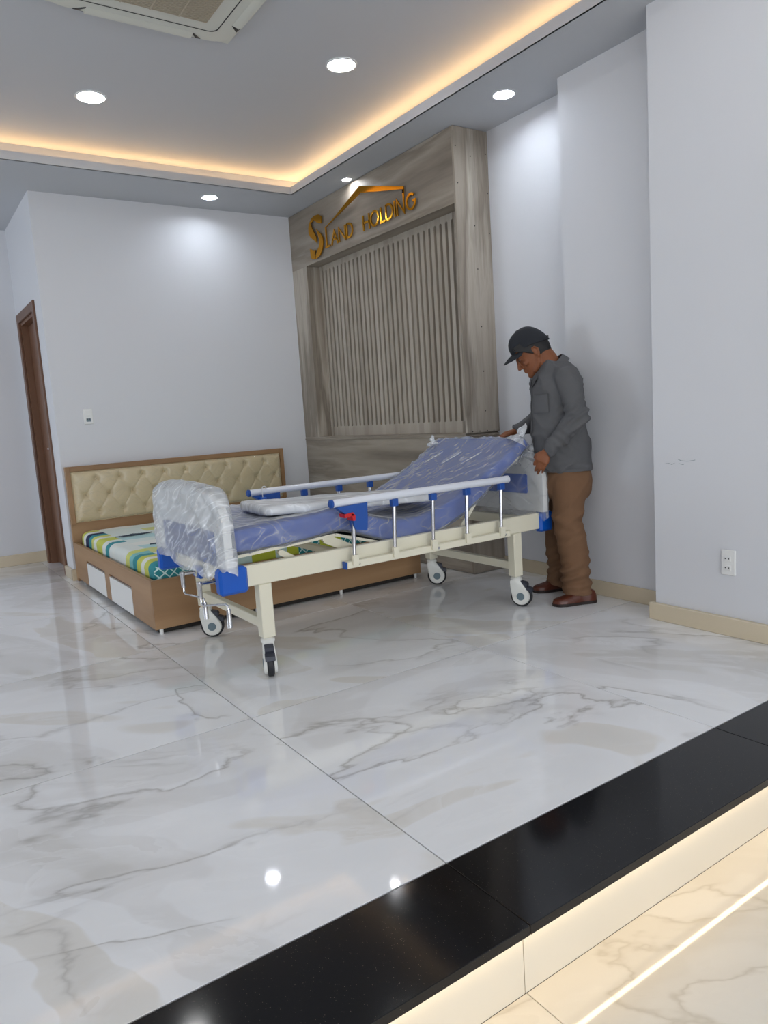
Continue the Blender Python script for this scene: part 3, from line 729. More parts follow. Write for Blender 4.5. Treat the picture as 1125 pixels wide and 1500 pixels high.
# castors
def caster_parts():
    tw = MB(); n = 28
    prof = [(-.012, .05), (-.0145, .058), (-.010, .0625), (.010, .0625), (.0145, .058), (.012, .05)]
    tw.loft([[(.030+r*math.cos(2*PI*i/n), y, .0625+r*math.sin(2*PI*i/n)) for i in range(n)] for y, r in prof])
    cv = MB()
    for s_ in (-1, 1):
        ya, yb = s_*.0165, s_*.030
        circ = [(.030+.052*math.cos(2*PI*i/24), .0625+.052*math.sin(2*PI*i/24)) for i in range(24)]
        pts = [(x, ya, z) for x, z in circ]+[(lerp(.03, x, .92), yb, lerp(.0625, z, .92)) for x, z in circ]
        pts += [(x, ya, z) for x, z in ((-.030, .155), (.028, .155), (-.034, .12))]+[(x, yb*.85, z) for x, z in ((-.028, .155), (.026, .155), (-.030, .12))]
        cv.hull(pts)
    cv.rbox(-.030, .028, -.024, .024, .132, .156, .004)
    cv.tube([(0, 0, .155), (0, 0, .168), (0, 0, .172), (0, 0, .178)], [.033, .033, .028, .022], 20)
    hcs = []
    for s_ in (-1, 1):
        hc = MB(); hc.tube([(.030, s_*.029, .0625), (.030, s_*.0325, .0625)], [.024, .021], 20); hcs.append(hc.mesh('hub_cap'))
    pd = MB(); pd.hull([(x, y, z) for y in (-.021, .021) for x, z in ((.030, .150), (.062, .142), (.070, .128), (.062, .112), (.040, .118))])
    pd.hull([(x, y, z) for y in (-.023, .023) for x, z in ((.066, .118), (.092, .108), (.096, .090), (.088, .086), (.062, .104))])
    return tw.mesh('wheel'), cv.mesh('caster_cover'), hcs, pd.mesh('brake_pedal')
CP = caster_parts()
for (x, y), ang in zip(LEGS, (math.atan2(-.93, -.36), math.atan2(-.52, .85), math.atan2(-.86, .50), math.atan2(-.62, .79))):
    M = Matrix.Translation((x, y, 0)) @ Matrix.Rotation(ang, 4, 'Z')
    ca = put('caster', CP[1], 'caster_white', hbed, M=M)
    put('wheel', CP[0], 'rubber', ca, M=M); [put('hub_cap', q, 'caster_grey', ca, M=M) for q in CP[2]]; put('brake_pedal', CP[3], 'pedal_grey', ca, M=M)
# folding side rails
PX = [1.797, 2.035, 2.278, 2.507, 2.754]
def side_rail(yc, out):
    s_ = -1 if out < 0 else 1
    r_ = MB().tube([(1.690, yc, .754), (2.80, yc, .754)], .0195, 16).build('side_rail', 'rail_alu', hbed)
    for x, d_ in ((1.690, -1), (2.80, 1)):
        MB().tube([(x+d_*.0005, yc, .754), (x+d_*.012, yc, .754), (x+d_*.018, yc, .754)], [.0205, .0205, .012], 16).build('rail_end_cap', 'blue_dark' if d_ < 0 else 'rail_alu', r_)
    yi = yc-s_*.028                                   # towards the beam
    MB().rbox(1.745, 2.808, min(yc+s_*.006, yi), max(yc+s_*.006, yi), .433, .466, .003).build('rail_carrier', 'cream_metal', r_)
    for x0_, x1_ in ((1.735, 1.7445), (2.8085, 2.814)): MB().rbox(x0_, x1_, min(yc+s_*.007, yi), max(yc+s_*.007, yi), .432, .467, .002).build('carrier_cap', 'blue_dark' if x0_ < 2 else 'cream_metal', r_)
    for k, x in enumerate(PX):
        p_ = MB().tube([(x-.010, yc, .455), (x+.006, yc, .728)], .0105, 12).build('rail_post', 'chrome', r_)
        MB().rbox(x-.026, x+.008, yc+s_*.007, yc+s_*.016, .447, .497, .003).build('post_bracket', 'cream_metal', r_)
        MB().cyl((x-.009, yc+s_*.016, .478), (x-.009, yc+s_*.018, .478), .005, 10).build('bolt', 'pedal_grey', r_)
        if k: MB().rbox(x-.012, x+.024, yc-.015, yc+.015, .700, .737, .003).build('post_clamp', 'blue_dark', r_)
    for x in (1.81, 2.30, 2.77): MB().cyl((x, yc+s_*.006, .449), (x, yc+s_*.009, .449), .007, 10).build('bolt', 'chrome', r_)
    ly0, ly1 = yc-.020, yc+.020
    lt = MB().prism([(1.700, .736), (1.872, .742), (1.868, .655), (1.862, .606), (1.800, .618), (1.790, .636), (1.786, .690), (1.745, .700)], lambda a, b, t: (a, t, b), ly0, ly1).build('latch', 'blue_dark', r_, 25)
    MB().hull([(a, t, b) for t in (ly0-.006, ly1+.006) for a, b in ((1.737, .700), (1.785, .704), (1.795, .690), (1.740, .682))]).hull([(a, t, b) for t in (ly0-.006, ly1+.006) for a, b in ((1.776, .700), (1.797, .690), (1.795, .664), (1.782, .664))]).build('latch_lever', 'red_plastic', r_)
    return r_
rn = side_rail(2.960, -1); rf = side_rail(3.902, 1)
hk = MB(); hk.tube([(1.755, 3.872, .722), (1.755, 3.872, .775)]+[(1.755+.013-.013*math.cos(a), 3.872-.0, .775+.013*math.sin(a)) for a in (PI/4, PI/2, 3*PI/4, PI, 5*PI/4)], .0028, 8)
hk.build('hanging_hook', 'white_plastic', rf)
MB().rbox(1.735, 1.775, 3.862, 3.880, .712, .726, .003).build('hook_base', 'blue_plastic', rf)
# mattress platform and lifting struts
def plate(x0, z0, x1, z1, t=.014):
    m = MB(); dx, dz = x1-x0, z1-z0; L = math.hypot(dx, dz); nx_, nz_ = -dz/L*t, dx/L*t
    m.prism([(x0, z0), (x1, z1), (x1-nx_, z1-nz_), (x0-nx_, z0-nz_)], lambda a, b, t_: (a, t_, b), 3.055, 3.845); return m
for seg in ((1.225, .570, 1.748, .596), (1.752, .596, 2.090, .494), (2.095, .493, 2.335, .497), (2.34, .497, 3.0, .868)):
    plate(*seg).build('platform_section', 'cream_metal', hbed, 0)
for y in (3.075, 3.80):
    for a, b, r in (((1.455, y, .548), (1.60, y, .462), .014), ((1.70, y, .576), (1.91, y, .470), .022), ((2.70, y, .675), (2.52, y, .47), .012)):
        m = MB(); d_ = Vector(b)-Vector(a); q = Vector((d_.z, 0, -d_.x)).normalized()*r
        m.hull([tuple(Vector(p)+s1*q+Vector((0, s2*.006, 0))) for p in (a, b) for s1 in (-1, 1) for s2 in (-1, 1)]); m.build('lifting_strut', 'cream_metal', hbed)
        MB().cyl((a[0], y-.009, a[2]), (a[0], y+.009, a[2]), r*.8, 12).build('pivot', 'cream_metal', hbed)
# cranks below the footboard
for yk, xk, ln, ez in ((3.445, 1.105, .255, .378), (3.155, 1.085, .300, .412)):
    k_ = MB().tube([(1.20, yk, .452), (xk+.008, yk, .452)], .009, 10).tube([(xk, yk, .462), (xk, yk, .445), (xk, yk, .440), (xk, yk, .385)], [.013, .013, .0105, .0095], 14).tube([(xk, yk, .388), (xk, yk-.004, .366), (xk, yk-.022, .356), (xk, yk-ln, ez), (xk, yk-ln-.020, ez-.002), (xk, yk-ln-.026, ez-.016), (xk, yk-ln-.026, ez-.028)], .0048, 8).build('crank', 'chrome', hbed)
    MB().tube([(xk, yk-ln-.026, ez-.016), (xk, yk-ln-.026, ez-.026), (xk, yk-ln-.026, ez-.058), (xk, yk-ln-.026, ez-.093)], [.008, .0095, .0115, .0120], 12).build('crank_grip', 'chrome', k_)
    MB().rbox(1.172, 1.199, yk-.045, yk+.045, .420, .478, .008).build('crank_housing', 'blue_plastic', k_)
    MB().cyl((1.170, yk, .450), (1.173, yk, .450), .022, 16).build('crank_bushing', 'cream_metal', k_)

# plastic bags over both end boards
def bag(name, xc, y0, y1, z0, z1, tx, m_, seed, amp, hem, open_=True):
    nv, nu = 64, 120; rings = []; yc_ = (y0+y1)/2; hw = (y1-y0)/2
    for k in range(nv+1):
        v = k/nv; z = lerp(z0, z1, v)
        w = hw
        zz = z1-z; rr = .16
        if zz < rr: w = hw-.17+.17*math.sqrt(max(0., 1-((rr-zz)/rr)**2)) if zz > 0 else hw-.17
        if v > .97: w *= 1-(v-.97)/.03*.25
        t = tx*min(1., math.sqrt(max(zz, 0.)/.03)+.05)
        q = []
        for i in range(nu):
            a = 2*PI*i/nu; c_, s_ = math.cos(a), math.sin(a)
            y = yc_+w*math.copysign(abs(c_)**.35, c_); x = xc+t*math.copysign(abs(s_)**.45, s_)
            zo = z+(1-v)**6*hem*noise.noise((y*9, s_*2, seed))
            if v > .9: zo += (v-.9)/.1*.018*(1-((y-yc_)/hw)**2)
            P = Vector((x, y, zo)); dq = y*.72+zo*1.0; dr_ = y*.8-zo*.72
            f = amp*(1.2*ridge((dq*1.6, dr_*9, seed+s_*.4), 1.0, 4)+.45*ridge((dq*3, dr_*19, seed+4), 1., 4)-.5+.25*noise.noise((y*6, zo*6, seed)))
            d_ = Vector((s_ if abs(s_) > .25 else s_*.5, .35*c_, 0))
            q.append(P+d_*f)
        rings.append(q)
    b = MB(); b.loft(rings, False, True); return b.build(name, m_, hbed, 80)
bag('footboard_bag', 1.165, 2.950, 3.905, .500, .884, .046, 'film_footboard', 2.3, .016, .06)
bag('head_end_bag', 3.102, 2.950, 3.914, .50, .884, .032, 'film_headboard', 7.1, .016, .04)

# ================================================================== blue mattress in clear plastic
bmt = thing('bed_mattress', 'blue mattress in clear plastic, raised at the head of the hospital bed', 'mattress', (2.14, 3.43, .5))
TX_ = [1.215, 1.418, 1.60, 1.761, 1.86, 2.01, 2.139, 2.318, 2.465, 2.665, 2.876, 3.035]
TZ_ = [.684, .692, .702, .713, .688, .640, .612, .622, .665, .754, .862, .968]
BX_ = [1.215, 1.406, 1.60, 1.755, 1.865, 2.064, 2.125, 2.339, 2.43, 2.613, 2.912, 3.075]
BZ_ = [.578, .579, .589, .604, .580, .507, .501, .506, .530, .610, .792, .905]
def smooth_at(L, t):
    n = len(L)-1; x = t*n; i = min(int(x), n-1); f = x-i
    p0, p1, p2, p3 = L[max(i-1, 0)], L[i], L[i+1], L[min(i+2, n)]
    return .5*((2*p1)+(-p0+p2)*f+(2*p0-5*p1+4*p2-p3)*f*f+(-p0+3*p1-3*p2+p3)*f**3)
def matt_ring(t, off, nu, wr=0.):
    tx, tz, bx, bz = (smooth_at(L, t) for L in (TX_, TZ_, BX_, BZ_))
    T = Vector((tx, 0, tz)); Bv = Vector((bx, 0, bz)); n = (T-Bv).normalized(); h = (T-Bv).length/2+off; c = (T+Bv)/2
    y0, y1 = 3.044-off, 3.852+off; yc_, hw = (y0+y1)/2, (y1-y0)/2; q = []
    r = .028+off
    per = []
    for k, (cy, cz) in enumerate(((hw-r, h-r), (-hw+r, h-r), (-hw+r, -h+r), (hw-r, -h+r))):
        for i in range(6): a = PI/2*k+PI/2*i/5; per.append((cy+r*math.cos(a), cz+r*math.sin(a)))
    full = []
    for i in range(len(per)):
        p, e = per[i], per[(i+1) % len(per)]; kk = 1 if i % 6 != 5 else (max(1, int(.8/nu)) if i in (5, 17) else max(1, int(.06/nu)))
        for j in range(kk): full.append((lerp(p[0], e[0], j/kk), lerp(p[1], e[1], j/kk)))
    for y, z in full:
        P = c+Vector((0, yc_+y, 0))+n*z
        if wr:
            o = Vector((0, y/hw, 0))*(abs(y)/hw)**8+n*(z/h)*(abs(z)/h)**2
            s = P.x*.9+P.y*.75; u = P.x*.7-P.y*.8+P.z
            head = max(0., min(1., (P.x-2.3)/.3))
            f = ridge((s*1.1, u*(6+5*head), 3.), 1., 5)*wr+ridge((s*4, u*14, 8.), 1., 3)*wr*.45-wr*.35+head*.010*max(0, noise.noise((s*2.2, u*9, 1.)))
            P = P+o*max(f, -.001)
        q.append(P)
    return q
m = MB(); m.loft([matt_ring(i/70, -.004, .10) for i in range(71)]); m.build('foam_cover', 'matt_blue', bmt, 60)
m = MB(); m.loft([matt_ring(i/150, .0035, .014, .011) for i in range(151)]); pc = m.build('plastic_cover', 'film_mattress', bmt, 80)
# knotted corners of the plastic
def knot(p, d, hgt, wid, seed):
    """gathered ear of plastic: wide at the foot, pinched, then a ragged tapering tip"""
    p = Vector(p); d = Vector(d).normalized(); u = d.cross(Vector((0, 0, 1)).cross(d)).normalized() if False else (Vector((-.3, 1, 0))-d*Vector((-.3, 1, 0)).dot(d)).normalized(); w = d.cross(u); rings = []
    for k, (s_, r) in enumerate(((-.15, 1.25), (.05, .9), (.20, .55), (.32, .38), (.45, .46), (.62, .42), (.78, .30), (.92, .18), (1.0, .05))):
        rings.append([p+d*s_*hgt+w*.006*math.sin(k*1.7)+(u*math.cos(2*PI*i/24)+w*math.sin(2*PI*i/24)*.5)*r*wid*(1+.45*noise.noise((i*1.3, k*.6, seed))) for i in range(24)])
    MB().loft(rings, False, True).build('plastic_knot', 'film_knot', pc, 80)
knot((2.955, 3.80, .940), (.25, .25, 1), .060, .038, 1.)
knot((3.030, 3.095, .955), (.55, -.30, 1), .105, .055, 5.)
knot((3.105, 3.06, .860), (.1, -.2, 1), .07, .06, 8.)
for y in (3.30, 3.48, 3.66):                         # bright taped creases near the top
    m = MB(); m.tube([(2.90-.10*t/8+.004*math.sin(t*3), y+.07*(t/8)-.035, smooth_at(TZ_, .93-.05*t/8)+.0-.000+.006) for t in range(9)], [.0012+.0014*abs(math.sin(t*1.9)) for t in range(9)], 6); m.build('plastic_crease', 'film_knot', pc)

# ================================================================== over-bed tray board wrapped in plastic
ob = thing('overbed_tray', 'white tray board wrapped in plastic lying across the blue mattress', 'tray board', (1.93, 3.31, .716))
ang = math.atan2(-.075, .97); Mo = Matrix.Translation((1.445, 3.165, .716)) @ Matrix.Rotation(.038, 4, 'Y') @ Matrix.Rotation(ang, 4, 'Z')
def rr2(L, Wd, r, n=6):
    P = []
    for k, (cx, cy) in enumerate(((L-r, Wd-r), (r, Wd-r), (r, r), (L-r, r))):
        for i in range(n+1): a = PI/2*k+PI/2*i/n; P.append((cx+r*math.cos(a), cy+r*math.sin(a)))
    return P
def dense(P, d):
    Q = []
    for i in range(len(P)):
        p, q = P[i], P[(i+1) % len(P)]; k = max(1, int(math.hypot(q[0]-p[0], q[1]-p[1])/d))
        for t in range(k): Q.append((lerp(p[0], q[0], t/k), lerp(p[1], q[1], t/k)))
    return Q
L_, W_ = .955, .375
base = rr2(L_, W_, .05)
sc_ = lambda P, ins: [(lerp(L_/2, x, 1-2*ins/L_), lerp(W_/2, y, 1-2*ins/W_)) for x, y in P]
m = MB(); m.loft([[(x, y, z) for x, y in sc_(base, i_)] for i_, z in ((.01, 0), (.002, .006), (0, .014), (0, .026), (.003, .033), (.010, .036))])
put('board', m.mesh('board'), 'white_plastic', ob, M=Mo)
m = MB(); m.tube([(.025, .020, .008), (.10, .020, .008)], .016, 14); put('tube_end_cap', m.mesh('tube_end_cap'), 'pedal_grey', ob, M=Mo)
m = MB(); m.tube([(.10, .020, .006), (.9, .020, .006)], .010, 12); put('support_tube', m.mesh('support_tube'), 'white_plastic', ob, M=Mo)
db = dense(base, .018); rings = []
for i_, z in ((.02, -.004), (-.004, -.002), (-.008, .010), (-.008, .026), (-.003, .038), (.010, .0415), (.05, .0415), (.12, .041)):
    q = []
    for x, y in sc_(db, i_):
        w = .006*noise.noise((x*9, y*18, z*30))+.005*ridge((x*14, y*9, z*9+4), 1., 4)*(1. if x < .2 else .45)
        nx_, ny_ = (x-L_/2)/L_, (y-W_/2)/W_
        q.append((x+nx_*w*1.5, y+ny_*w*1.5, z+(.6*w if z > .03 else 0)))
    rings.append(q)
m = MB(); m.loft(rings, False, True); put('plastic_wrap', m.mesh('plastic_wrap', 80), 'film_tray', ob, M=Mo)

# ================================================================== the man by the head of the bed
MO = Vector((3.252, 2.944, 0)); MA = Vector((-.668, .744, 0)); MD = Vector((.744, .668, 0))
def P(A, D, z): return MO+MA*A+MD*D+Vector((0, 0, z))
FV = MA*.94-MD*.34; LV = MA*-.34-MD*.94; UV = Vector((0, 0, 1))
def fuse(mb, voxel, smooth_it=2, factor=.5):
    me = mb.mesh('fuse', 0); o = bpy.data.objects.new('fuse', me); COL.objects.link(o)
    r = o.modifiers.new('r', 'REMESH'); r.mode = 'VOXEL'; r.voxel_size = voxel; r.use_smooth_shade = True
    s_ = o.modifiers.new('s', 'SMOOTH'); s_.factor = factor; s_.iterations = smooth_it
    bpy.context.view_layer.update()
    out = bpy.data.meshes.new_from_object(o.evaluated_get(bpy.context.evaluated_depsgraph_get()))
    bpy.data.objects.remove(o); bpy.data.meshes.remove(me)
    for p in out.polygons: p.use_smooth = True
    return out
def folds(me, fn):
    nrm = [v.normal.copy() for v in me.vertices]
    for v, n in zip(me.vertices, nrm): v.co += n*fn(v.co)
    me.update()
def ering(c, ux, uy, rx, ry, n=28, e=1.):
    q = []
    for i in range(n):
        a = 2*PI*i/n; ca, sa = math.cos(a), math.sin(a)
        q.append(c+ux*rx*math.copysign(abs(ca)**e, ca)+uy*ry*math.copysign(abs(sa)**e, sa))
    return q
def torso_rings(S, grow=0.):
    R = []
    for z, af, ab, hl in S:
        hA = (af-ab)/2+grow; hl += grow; hf = math.sqrt(max(hA*hA-(.34*hl)**2, .0004))/.94
        R.append(ering(P((af+ab)/2, 0, z), FV, LV, hf, hl, 36, .92))
    return R
def limb(mb, pts, rad, n=20): mb.tube(pts, rad, n, True, True)

SH = [(.765, .138, -.150, .158), (.80, .152, -.152, .164), (.886, .180, -.150, .175), (.985, .181, -.135, .178), (1.07, .184, -.122, .180), (1.143, .186, -.115, .183), (1.22, .180, -.112, .188), (1.28, .170, -.108, .188), (1.325, .155, -.098, .170), (1.36, .135, -.075, .130), (1.39, .115, -.045, .085)]
Lsh, Lel, Lwr = P(-.028, -.165, 1.300), P(-.080, -.228, 1.066), P(.088, -.200, .886)
Rsh, Rel, Rwr = P(.052, .165, 1.315), P(.112, .262, 1.085), P(.282, .172, .992)
person = thing('person', 'man in a black cap, grey shirt and brown trousers standing at the bed head', 'person', tuple(MO))

# ---- head frame
th = math.radians(37); HC = P(.160, 0, 1.455); hd = (MA*.985-MD*.17).normalized()
HF = hd*math.cos(th)-UV*math.sin(th); HU = hd*math.sin(th)+UV*math.cos(th); HL = UV.cross(hd).normalized()*1.0
if HL.dot(LV) < 0: HL = -HL
def H(x, y, z): return HC+HF*x+HL*y+HU*z
HEAD = [(-.122, .082, .045, .014), (-.114, .094, .018, .028), (-.098, .099, -.012, .040), (-.078, .098, -.038, .050), (-.055, .097, -.062, .059), (-.028, .095, -.080, .066), (0, .092, -.092, .071), (.022, .094, -.097, .073), (.045, .098, -.098, .0745), (.07, .094, -.094, .073), (.095, .080, -.082, .064), (.115, .054, -.062, .046), (.128, .022, -.034, .022)]
bd = MB()
bd.loft([ering(H((f+b)/2, 0, z), HF, HL, (f-b)/2, w, 32, .86) for z, f, b, w in HEAD])
limb(bd, [H(.094, 0, .020), H(.104, 0, -.008), H(.116, 0, -.030)], [.0085, .010, .0125], 12)       # nose
for s_ in (-1, 1):
    bd.ell(H(.105, s_*.012, -.036), .010, .009, .008)                                              # nostril wing
    limb(bd, [H(.094, s_*.012, .036), H(.092, s_*.034, .040), H(.076, s_*.054, .034)], [.008, .009, .007], 10)   # brow ridge
    bd.ell(H(.079, s_*.032, .012), .016, .016, .012)                                               # lid
    bd.ell(H(.070, s_*.045, -.025), .020, .018, .020)                                              # cheekbone
    limb(bd, [H(.055, s_*.040, -.090), H(.015, s_*.056, -.068), H(-.008, s_*.064, -.025)], [.018, .018, .014], 12)   # jaw
    # ear: bowl, rim and lobe
    M3 = Matrix((HF, HL*s_, HU)).transposed()
    ec = (-.004, s_*.074, -.010)
    bd.ell(H(*ec), .015, .007, .026, M3)
    limb(bd, [H(ec[0]+.012, ec[1]+s_*.003, ec[2]+.012), H(ec[0]+.006, ec[1]+s_*.007, ec[2]+.028), H(ec[0]-.010, ec[1]+s_*.010, ec[2]+.027), H(ec[0]-.019, ec[1]+s_*.010, ec[2]+.008), H(ec[0]-.012, ec[1]+s_*.008, ec[2]-.016), H(ec[0]+.002, ec[1]+s_*.005, ec[2]-.028)], [.004, .005, .0052, .005, .005, .006], 8)
for z, r, x in ((-.057, .0068, .101), (-.069, .0076, .100)):
    limb(bd, [H(x-.014, -.024, z+.001), H(x, -.010, z), H(x+.001, 0, z), H(x, .010, z), H(x-.014, .024, z+.001)], [.003, r*.9, r, r*.9, .003], 10)
bd.ell(H(.088, 0, -.103), .018, .022, .016)
# neck and trunk
limb(bd, [H(-.030, 0, -.035), P(.082, 0, 1.398), P(.052, 0, 1.345), P(.035, 0, 1.28)], [.064, .064, .068, .078], 24)
bd.loft(torso_rings([(.76, .10, -.12, .13), (.80, .115, -.125, .14)]+SH[2:9], -.018))
for s0, e0, w0 in ((Lsh, Lel, Lwr), (Rsh, Rel, Rwr)):
    limb(bd, [lerp(P(.02, 0, 1.29), s0, .55), s0, lerp(s0, e0, .5), e0], [.055, .056, .047, .040], 16)
    limb(bd, [e0, lerp(e0, w0, .35), lerp(e0, w0, .8), w0+(w0-e0).normalized()*.012], [.040, .041, .031, .027], 16)
LL = [(-.012, -.065, .72), (-.018, -.088, .60), (-.008, -.100, .47), (-.034, -.100, .33), (-.048, -.105, .17), (-.052, -.107, .07)]
RL = [(.010, .060, .72), (.038, .108, .60), (.056, .135, .47), (.052, .145, .33), (.052, .155, .17), (.050, .168, .07)]
for Q in (LL, RL): limb(bd, [P(*q) for q in Q], [.068, .070, .058, .056, .042, .040], 18)
# ---- hands
nails = []
def hand(W0, K, across, palm, curls, spread, thumb, sc=1.):
    """wrist, knuckle centre, across = towards the index side, palm = direction the palm faces"""
    f = (K-W0).normalized(); across = (across-f*across.dot(f)).normalized(); palm = (palm-f*palm.dot(f)-across*palm.dot(across)).normalized()
    L = (K-W0).length
    rings = []
    for t, hw, ht in ((-.12, .024, .019), (.12, .029, .019), (.45, .038, .0175), (.8, .041, .0155), (1.02, .039, .0125), (1.08, .030, .008)):
        rings.append(ering(W0+f*L*t, across, palm, hw*sc, ht*sc, 20, .8))
    bd.loft(rings)
    fl_ = [(.030, (.043, .026, .021), .0092), (.0105, (.048, .030, .023), .0096), (-.0095, (.044, .028, .022), .0090), (-.029, (.034, .021, .019), .0080)]
    for k, (o, seg, r) in enumerate(fl_):
        p = K+across*o*sc-f*.006; a = 0.; pts = [p-f*.018, p]; rr = [r*1.05*sc, r*1.05*sc]
        dv = (f+across*spread*(1.5-k)/1.5).normalized()
        for j, sl in enumerate(seg):
            a += curls[k][j]; d_ = dv*math.cos(a)+palm*math.sin(a); p = p+d_*sl*sc; pts.append(p); rr.append(r*sc*(1-.07*(j+1)))
        limb(bd, pts, rr, 12)
        nails.append((pts[-1], (pts[-1]-pts[-2]).normalized(), -palm*math.cos(a)+dv*math.sin(a), r*sc))
    limb(bd, [W0+f*L*.25+across*.022*sc+palm*.004]+[Vector(q) for q in thumb], [.015*sc, .0135*sc, .0118*sc, .0098*sc], 12)
    d_ = (Vector(thumb[-1])-Vector(thumb[-2])).normalized(); nails.append((Vector(thumb[-1]), d_, -palm, .0098*sc))
# near hand: laid on the belly, fingers hanging and half closed
hand(P(.098, -.203, .882), P(.124, -.212, .832), MA*1.0+UV*.35, MD*1.0-MA*.25,
     [(.75, .85, .4), (.45, .65, .4), (.35, .50, .3), (.35, .5, .3)], .02,
     [P(.136, -.208, .876), P(.150, -.196, .868), P(.158, -.180, .856)], .98)
# far hand: palm on the top edge of the raised mattress
hand(Rwr+(Rwr-Rel).normalized()*.004+UV*.004, P(.350, .150, .985), -MD*.9-MA*.1, -UV*1.0+MA*.1,
     [(.25, .35, .3), (.22, .32, .3), (.25, .35, .3), (.3, .4, .3)], .12,
     [P(.315, .118, .985), P(.338, .105, .978), P(.356, .102, .970)], .95)
body = put('body', fuse(bd, .0042, 2, .4), 'skin', person)
for p, d_, n, r in nails:
    n = (n-d_*n.dot(d_)).normalized(); s_ = d_.cross(n)
    MB().hull([p+d_*a*r+s_*b*r+n*c_*r for a, b, c_ in ((-.5, -.55, .80), (-.5, .55, .80), (.55, -.45, .72), (.55, .45, .72), (-.5, 0, .95), (.6, 0, .86), (0, 0, .5))]).build('fingernail', 'nail', body)
for s_ in (-1, 1):
    MB().ell(H(.0905, s_*.031, .008), .005, .011, .0045, Matrix((HF, HL, HU)).transposed(), 12, 8).build('eye', 'eye', body)
    MB().ell(H(.0945, s_*.031, .005), .0024, .0045, .0036, Matrix((HF, HL, HU)).transposed(), 10, 6).build('iris', 'hair', body)
    MB().tube([H(.102, s_*.014, .034), H(.1005, s_*.032, .040), H(.086, s_*.052, .036)], [.003, .0038, .002], 8).build('eyebrow', 'hair', body)

# ---- hair below the cap
hr = MB(); n = 44; rings = []
for z, f, b, w in ((-.088, -.030, -.074, .040), (-.070, -.026, -.086, .055), (-.045, -.018, -.098, .066), (-.02, .004, -.106, .0745), (.005, .030, -.1085, .0785), (.03, .050, -.110, .080), (.06, .085, -.107, .080), (.085, .082, -.098, .074)):
    q = []
    for i in range(n):
        a = -PI*.5+PI*1.0*(i/(n-1)) ; a += PI      # back half circle, widened to the temples below
        ca, sa = math.cos(a), math.sin(a)
        q.append(H(lerp(f, b, abs(ca)**.8), w*math.copysign(abs(sa)**.8, sa), z)+Vector((0, 0, .0015*noise.noise((i*.9, z*90, 1)))))
    rings.append(q+[H(lerp(f, b, .02), w*.86*s_, z) for s_ in (.9, .45, 0, -.45, -.9)][::1])
hr.loft(rings); put('hair', fuse(hr, .004, 2), 'hair', person)

# ---- cap
cp = MB(); rings = []
for k in range(15):
    t = k/14*PI/2; q = []
    for i in range(48):
        a = 2*PI*i/48; ca, sa = math.cos(a), math.sin(a)
        seam = 1-.012*abs(math.cos(3*a))**24
        rx = (.106 if ca > 0 else .116)*seam; c_ = math.cos(t)**.82
        base = .040+.020*ca-.030*max(0, -ca)                      # sits lower at the back
        q.append(H(-.004+rx*ca*c_, .0855*seam*sa*c_, base*(1-math.sin(t))+(.148)*math.sin(t)**1.0))
    rings.append(q)
ins = [[HC+(p-HC)*.962 for p in r] for r in rings]
cp.loft(rings[:-1], False, True); cp.loft([ins[0], rings[0]], False, False); cp.loft(ins[:-1], False, True)
cap = cp.build('cap', 'cap_cloth', person, 50)
br = MB(); top = []; bot = []
for j in range(9):
    v = j/8; ru = []
    for i in range(21):
        a = lerp(-1.16, 1.16, i/20); ca, sa = math.cos(a), math.sin(a)
        ext = .076*v*(math.cos(a*1.1)**.6 if abs(a*1.1) < PI/2 else 0)
        x = -.004+.106*ca*.985+ext*(.95); y = .0845*sa*(1-.06*v); z = .060-.004*v-.020*(sa*sa)-.014*v*v*.6+.016*(ca-1)*.5
        ru.append((x, y, z))
    top.append([H(*p) for p in ru]); bot.append([H(p[0], p[1], p[2]-.004) for p in ru])
br.loft(top, False, False, False); br.loft(bot, False, False, False)
for r1, r2 in ((top[-1], bot[-1]), (top[0], bot[0])): br.loft([r1, r2], False, False, False)
br.build('brim', 'cap_cloth', cap, 50)
MB().ell(H(-.004, 0, .147), .007, .007, .004, Matrix((HF, HL, HU)).transposed(), 12, 6).build('cap_button', 'cap_cloth', cap)
st = MB(); st.tube([H(-.004-.117*math.cos(a), .086*math.sin(a), .010) for a in (-.45, -.22, 0, .22, .45)], .006, 8); st.build('cap_strap', 'rubber', cap)

# ---- shirt
st = MB(); st.loft(torso_rings(SH))
for s0, e0, w0, k in ((Lsh, Lel, Lwr, 1), (Rsh, Rel, Rwr, -1)):
    limb(st, [lerp(P(.02, 0, 1.285), s0, .5), s0+UV*-.004, lerp(s0, e0, .35), lerp(s0, e0, .75), e0], [.078, .074, .068, .060, .056], 22)
    d_ = (w0-e0).normalized()
    limb(st, [e0, lerp(e0, w0, .3), lerp(e0, w0, .7)], [.056, .055, .047], 22)
    st.tube([lerp(e0, w0, .6), lerp(e0, w0, .85), w0, w0+d_*.004], [.047, .043, .040, .036], 22)
sme = fuse(st, .0065, 3, .5)
def shirt_fold(p):
    q = p-MO; A, D, z = q.dot(MA), q.dot(MD), q.z
    near = 1. if D < -.15 else .0
    f = .015*(ridge((A*3.5+z*2.0, D*3, z*4.-A*3), 1.5, 4)-.45)
    de = (p-Lel).length; dw = (p-lerp(Lel, Lwr, .6)).length
    if D < -.12 and de < .17: f += .010*math.exp(-(de/.09)**2)*math.sin((A*.8+z*1.1)*120)
    if D < -.12 and dw < .14: f += .004*math.sin((A*-.65+z*.75)*150+D*20)*math.exp(-(dw/.09)**2)
    if z < .80: f += .003*math.sin(A*60+D*40)
    return f
folds(sme, shirt_fold)
shirt = put('shirt', sme, 'shirt_cloth', person)
